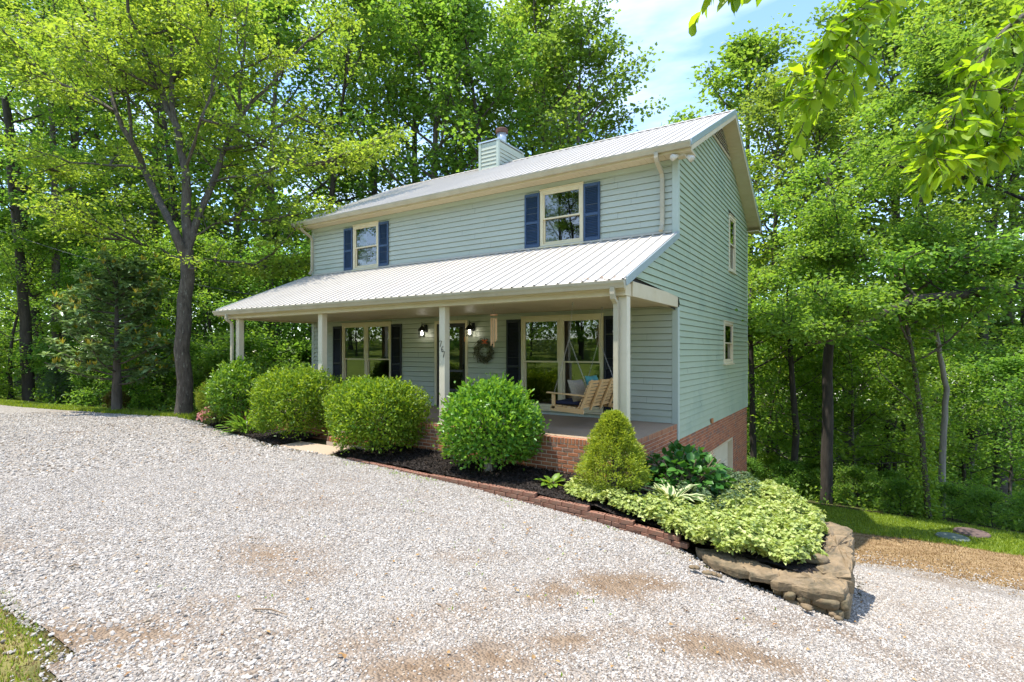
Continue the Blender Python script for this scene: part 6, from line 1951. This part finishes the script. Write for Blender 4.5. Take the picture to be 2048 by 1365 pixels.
# ------------------------------------------------------------------ single trunks that stand out in the right woods
def lone_tree(name, label, pts, t_, ra, rb_, bark, crown=True, leafm='leaf_under', vine=False, seed=0, dts=None):
    r_ = np.random.default_rng(seed + 300)
    P_ = np.array([at(px_, py_, t_ + (dts[i] if dts else 0)) for i, (px_, py_) in enumerate(pts)])
    b0 = P_[0].copy(); b0[2] = tz1(b0[0], b0[1]); P_[0] = b0 - np.array([0, 0, .2])
    e = thing(name, label, 'tree', tuple(b0))
    Q = P_ - b0
    f = np.linspace(0, len(Q) - 1, len(Q) * 3 - 2)
    Q = np.stack([np.interp(f, np.arange(len(Q)), Q[:, j]) for j in range(3)], 1); Q[1:-1] += r_.normal(0, .012, Q[1:-1].shape)
    paths, rads = [Q], [np.linspace(ra, rb_, len(Q))]
    limbs = []
    if crown:
        top = Q[-1]
        for k in range(9):
            i = r_.integers(len(Q) * 2 // 3, len(Q)); a = k * 2.4; d = np.array([math.cos(a), math.sin(a), .5])
            lp = curve(Q[i], unit(d), r_.uniform(1.6, 3.0), 5, .2, .5, r_); limbs.append((lp, 2.4)); paths.append(lp); rads.append(np.linspace(.04, .01, 6))
        p2, r2, lf = foliage_on(limbs, r_, 6, .4, 4, 22, .14, .10, start=.2)
        obj('crown', leaf_mesh('crown', lf[0], lf[1], lf[2], lf[3], lf[4], leafm, lf[5]), e)
        paths += p2; rads += r2
    if vine:
        paths.append(np.array([at(a_, b_, t_) for a_, b_ in ((1842, 850), (1825, 805), (1800, 783), (1762, 748), (1747, 702))]) - b0); rads.append(np.linspace(.028, .008, 5))
    V_, F_ = tubes_np(paths, rads, 9); obj('trunk', np_mesh('trunk', V_, F_, bark, smooth=True), e)
    if vine:
        k = 2600; f = r_.random(k) ** 1.2 * (len(Q) - 1) * .8; i = f.astype(int); pp = Q[i] + (Q[np.minimum(i + 1, len(Q) - 1)] - Q[i]) * (f - i)[:, None]
        a = r_.random(k) * 6.283; rr = ra + np.abs(r_.normal(0, .14, k)); out_ = np.c_[np.cos(a), np.sin(a), r_.normal(-.2, .3, k)]
        obj('vine', leaf_mesh('vine', pp + out_ * rr[:, None], out_, rand_dir(k, .8), r_.uniform(.07, .12, k), .08, 'leaf_lime'), e)
    return e
lone_tree('forest_tree', 'dark straight trunk in the right woods, nearest to the gable wall', [(1652, 1005), (1655, 850), (1658, 690), (1662, 520), (1660, 330)], 18.5, .20, .11, 'bark_dark', seed=1)
lone_tree('forest_tree', 'pale leaning trunk in the right woods above the tank lids', [(1882, 985), (1886, 860), (1893, 780), (1880, 710), (1868, 645), (1872, 560)], 17.0, .10, .05, 'bark_pale', seed=2)
lone_tree('forest_tree', 'thin vine wrapped trunk left of the pale leaning trunk', [(1860, 1045), (1848, 930), (1838, 800), (1820, 690), (1805, 600)], 15.8, .09, .04, 'bark', vine=True, seed=3)
lone_tree('forest_tree', 'pair of dark slender trunks beside the gable corner, the left one', [(1508, 975), (1506, 860), (1503, 740), (1500, 600)], 22, .14, .08, 'bark_dark', seed=5)
lone_tree('forest_tree', 'dark slender trunk between the gable corner and the dark straight trunk', [(1588, 960), (1592, 860), (1582, 730), (1575, 600)], 21, .15, .07, 'bark_dark', seed=6)
lone_tree('forest_tree', 'dark trunk at the far left above the young fir', [(58, 770), (50, 640), (40, 520), (25, 380), (10, 200)], 24, .24, .12, 'bark_dark', seed=7)
lone_tree('forest_tree', 'grey trunk left of the magnolia top', [(118, 770), (112, 640), (112, 500), (108, 330), (100, 150)], 25, .20, .10, 'bark', seed=8)

# tree outside the frame on the right whose long limb reaches in above the dead grass
t = thing('limb_tree', 'dark horizontal tree limb reaching into the picture from the right', 'tree', (0, 0, 0))
tb = at(2260, 700, 13.2); tb[2] = tz1(tb[0], tb[1]); t.location = tuple(tb)
r_ = np.random.default_rng(55)
def lp_(pts):
    return np.array([at(a, b_, c) for a, b_, c in pts]) - tb
trunk = np.array([[0, 0, -.3], [.02, 0, 2.5], [0, .05, 6.2], [-.1, 0, 10.5], [0, 0, 16.0]])
L1 = np.vstack([trunk[2] + np.array([0, 0, .2]), lp_([(2120, 590, 15.2), (2048, 578, 15.1), (1980, 582, 14.8), (1900, 592, 14.6), (1835, 598, 14.4), (1770, 625, 14.1), (1710, 655, 13.8), (1660, 680, 13.6), (1610, 690, 13.5)])])
L2 = np.vstack([trunk[2] + np.array([0, 0, .4]), lp_([(2100, 570, 15.6), (2030, 552, 15.6), (1975, 540, 15.5), (1945, 512, 15.3), (1905, 512, 15.2), (1870, 500, 15.1)])])
L3 = np.vstack([trunk[3], lp_([(2050, 400, 15.8), (1950, 360, 15.6), (1850, 340, 15.1), (1760, 330, 14.8)])])
L4 = np.vstack([trunk[3] + np.array([0, 0, .6]), lp_([(2080, 250, 16.3), (1980, 200, 16.1), (1890, 190, 15.8), (1800, 180, 15.6)])])
L5 = np.vstack([L1[5], lp_([(1800, 560, 15.3), (1740, 520, 15.8), (1680, 500, 16.3), (1600, 520, 16.3)])])
limbs = [(L, 3.2) for L in (L1, L2, L3, L4, L5)]
paths = [trunk, L1, L2, L3, L4, L5]
rads = [np.array([.42, .34, .30, .24, .06]), np.linspace(.20, .04, len(L1)), np.linspace(.14, .03, len(L2)), np.linspace(.12, .02, len(L3)), np.linspace(.12, .02, len(L4)), np.linspace(.05, .015, len(L5))]
ex = []
for L in (L1, L2, L3, L4, L5):
    for k in range(8):
        i = r_.integers(2, len(L) - 1); d = side_dir(unit(L[i + 1] - L[i]), r_, 1.0); d[2] = abs(d[2]) * .7
        q = curve(L[i], unit(d), r_.uniform(1.0, 2.2), 5, .1, .5, r_); ex.append((q, 1.9)); paths.append(q); rads.append(np.linspace(.03, .008, 6))
p2, r2, lf = foliage_on(limbs + ex, r_, 7, .38, 4, 22, .115, .085, spread=(.22, .10), start=.25)
V_, F_ = tubes_np(paths + p2, rads + r2, 9)
obj('trunk', np_mesh('trunk', V_, F_, 'bark_dark', smooth=True), t)
obj('crown', leaf_mesh('crown', lf[0], lf[1], lf[2], lf[3], lf[4], 'leaf_forest', lf[5]), t)

# ------------------------------------------------------------------ tree beside the camera: leafy twigs hang into the top right corner
t = thing('overhanging_tree', 'bright green leafy twigs hanging into the top right corner', 'tree', (6.3, -8.4, tz1(6.3, -8.4)))
b0 = np.array(t.location)
r_ = np.random.default_rng(64)
trunk = np.array([[0, 0, -.3], [-.05, 0, 2.0], [-.15, .1, 4.2], [-.2, .15, 7.0]])
def lq(pts): return np.array([at(a, b_, c) for a, b_, c in pts]) - b0
B1 = np.vstack([trunk[2], lq([(2300, 30, 3.4), (2120, 0, 3.2), (2048, 30, 3.0), (2010, 60, 2.9), (1975, 100, 2.8), (1955, 150, 2.75), (1945, 200, 2.7)])])
B2 = np.vstack([trunk[2], lq([(2250, -160, 3.4), (1980, -90, 3.1), (1820, -30, 2.9), (1740, 10, 2.8), (1690, 40, 2.75), (1650, 70, 2.7)])])
B3 = np.vstack([B1[1], lq([(2140, 150, 3.3), (2048, 160, 3.1), (1985, 190, 3.0), (1925, 215, 2.9), (1885, 250, 2.85)])])
B4 = np.vstack([B2[2], lq([(1900, -60, 2.9), (1760, -90, 2.8), (1600, -70, 2.7), (1480, -40, 2.65), (1420, -20, 2.6)])])
B5 = np.vstack([B1[5], lq([(1930, 190, 2.75), (1900, 240, 2.7), (1870, 280, 2.7), (1850, 320, 2.68)])])
B7 = np.vstack([B2[4], lq([(1730, 40, 2.8), (1690, 100, 2.75), (1655, 150, 2.72), (1630, 200, 2.7)])])
B8 = np.vstack([B1[3], lq([(2060, 100, 3.0), (2030, 170, 2.95), (2010, 240, 2.9), (1990, 300, 2.85)])])
B6 = np.vstack([B3[1], lq([(2080, 240, 3.0), (2020, 280, 2.9), (1950, 300, 2.85), (1890, 320, 2.8)])])
paths = [trunk]; rads = [np.array([.22, .18, .12, .05])]
LP, LD, LN = [], [], []
for B, ra in ((B1, .022), (B2, .020), (B3, .014), (B4, .012), (B5, .007), (B6, .010), (B7, .007), (B8, .008)):
    paths.append(B); rads.append(np.linspace(ra, .003, len(B)))
    start = 2 if not (B is B5 or B is B7 or B is B8) else 1
    nseg = len(B) - 1
    for k in range(24):
        f = start + (nseg - start) * (k + r_.random()) / 24; i = min(int(f), nseg - 1); p = B[i] + (B[i + 1] - B[i]) * (f - i)
        d = unit(B[i + 1] - B[i]); d2 = side_dir(d, r_, r_.uniform(.5, 1.1)); d2[2] = d2[2] * .5 - .15
        tw = curve(p, unit(d2), r_.uniform(.12, .30), 4, -.2, .6, r_); paths.append(tw); rads.append(np.linspace(.003, .0014, 5))
        for j in range(r_.integers(5, 9)):
            q = .6 + 3.4 * j / 8; ii_ = min(int(q), 3); pp = tw[ii_] + (tw[ii_ + 1] - tw[ii_]) * (q - ii_)
            dd = side_dir(unit(tw[ii_ + 1] - tw[ii_]), r_, r_.uniform(.4, 1.0)); dd[2] -= .12
            LP.append(pp); LD.append(unit(dd)); LN.append(unit(r_.normal(0, .45, 3) + np.array([0, 0, 1.0])))
V_, F_ = tubes_np(paths, rads, 9)
obj('trunk', np_mesh('trunk', V_, F_, 'bark', smooth=True), t)
k = len(LP)
obj('leaves', leaf_mesh_fine('leaves', np.array(LP), np.array(LD), np.array(LN), r_.uniform(.065, .125, k), r_.uniform(.030, .054, k), 'leaf_branch', droop=.22, fold=.14, prof=(0.04, .55, 1.0, .80, 0.0), xs=(0, .15, .42, .72, 1)), t)

# ------------------------------------------------------------------ trees on the lawn rise behind the camera, seen in the window glass
hill = []
rh_ = random.Random(19)
for i in range(17):
    hill.append((-66 + i * 4.6 + rh_.uniform(-1, 1), (-27 if i % 2 else -33) - .12 * abs(i - 8) * 0 + rh_.uniform(-1.5, 1.5), rh_.uniform(13, 18), ('tall2', 'tall0', 'tall1')[i % 3]))
    hill.append((-65 + i * 4.6, -25 + rh_.uniform(-1.5, 1), rh_.uniform(7, 9.5), ('mid1', 'mid0')[i % 4 // 2]))
for i, (x, y, H, kd) in enumerate(hill):
    e = plant_tree(kd, 0, 0, H, 'hillside_tree', xy=(x, y)); tag(e, '%s tree on the rise across the drive, mirrored in the windows' % (ORD[i] if i < 20 else 'twenty-' + ORD[i - 20] if i < 29 else 'thirtieth' if i == 29 else 'thirty-' + ORD[i - 30]), 'tree', 'trees across the drive')
Ps = []
r_ = np.random.default_rng(78)
for i in range(900):
    Ps.append(np.array([r_.uniform(-85, 25), r_.uniform(-46, -33), 0]) + r_.normal(0, 1, (34, 3)) * np.array([1.2, 1.0, .7])); zc = r_.random() * 9
    Ps[-1][:, 2] += tz1(Ps[-1][0, 0], Ps[-1][0, 1]) + zc
Ps = np.concatenate(Ps); k = len(Ps)
o = obj('hillside_woods', leaf_mesh('hillside_woods', Ps, rand_dir(k, -.2), unit(rng.normal(0, .7, (k, 3)) + np.array([0, 0, 1.])), rng.uniform(.35, .6, k), rng.uniform(.25, .42, k), 'leaf_forest'))
tag(o, 'woodland mass on the rise across the drive, mirrored in the windows', 'woodland', kind='stuff')
for i, (x, y, H) in enumerate(((-8.5, -16.5, 1.6), (-16.5, -19.5, 6.0))):
    e = plant_tree('shrub0' if H < 3 else 'mid1', 0, 0, H, 'lawn_shrub', xy=(x, y)); tag(e, ('round shrub' if H < 3 else 'small tree') + ' on the lawn across the drive, mirrored in the right window', 'shrub' if H < 3 else 'tree')
print('objects', len(sc.objects))
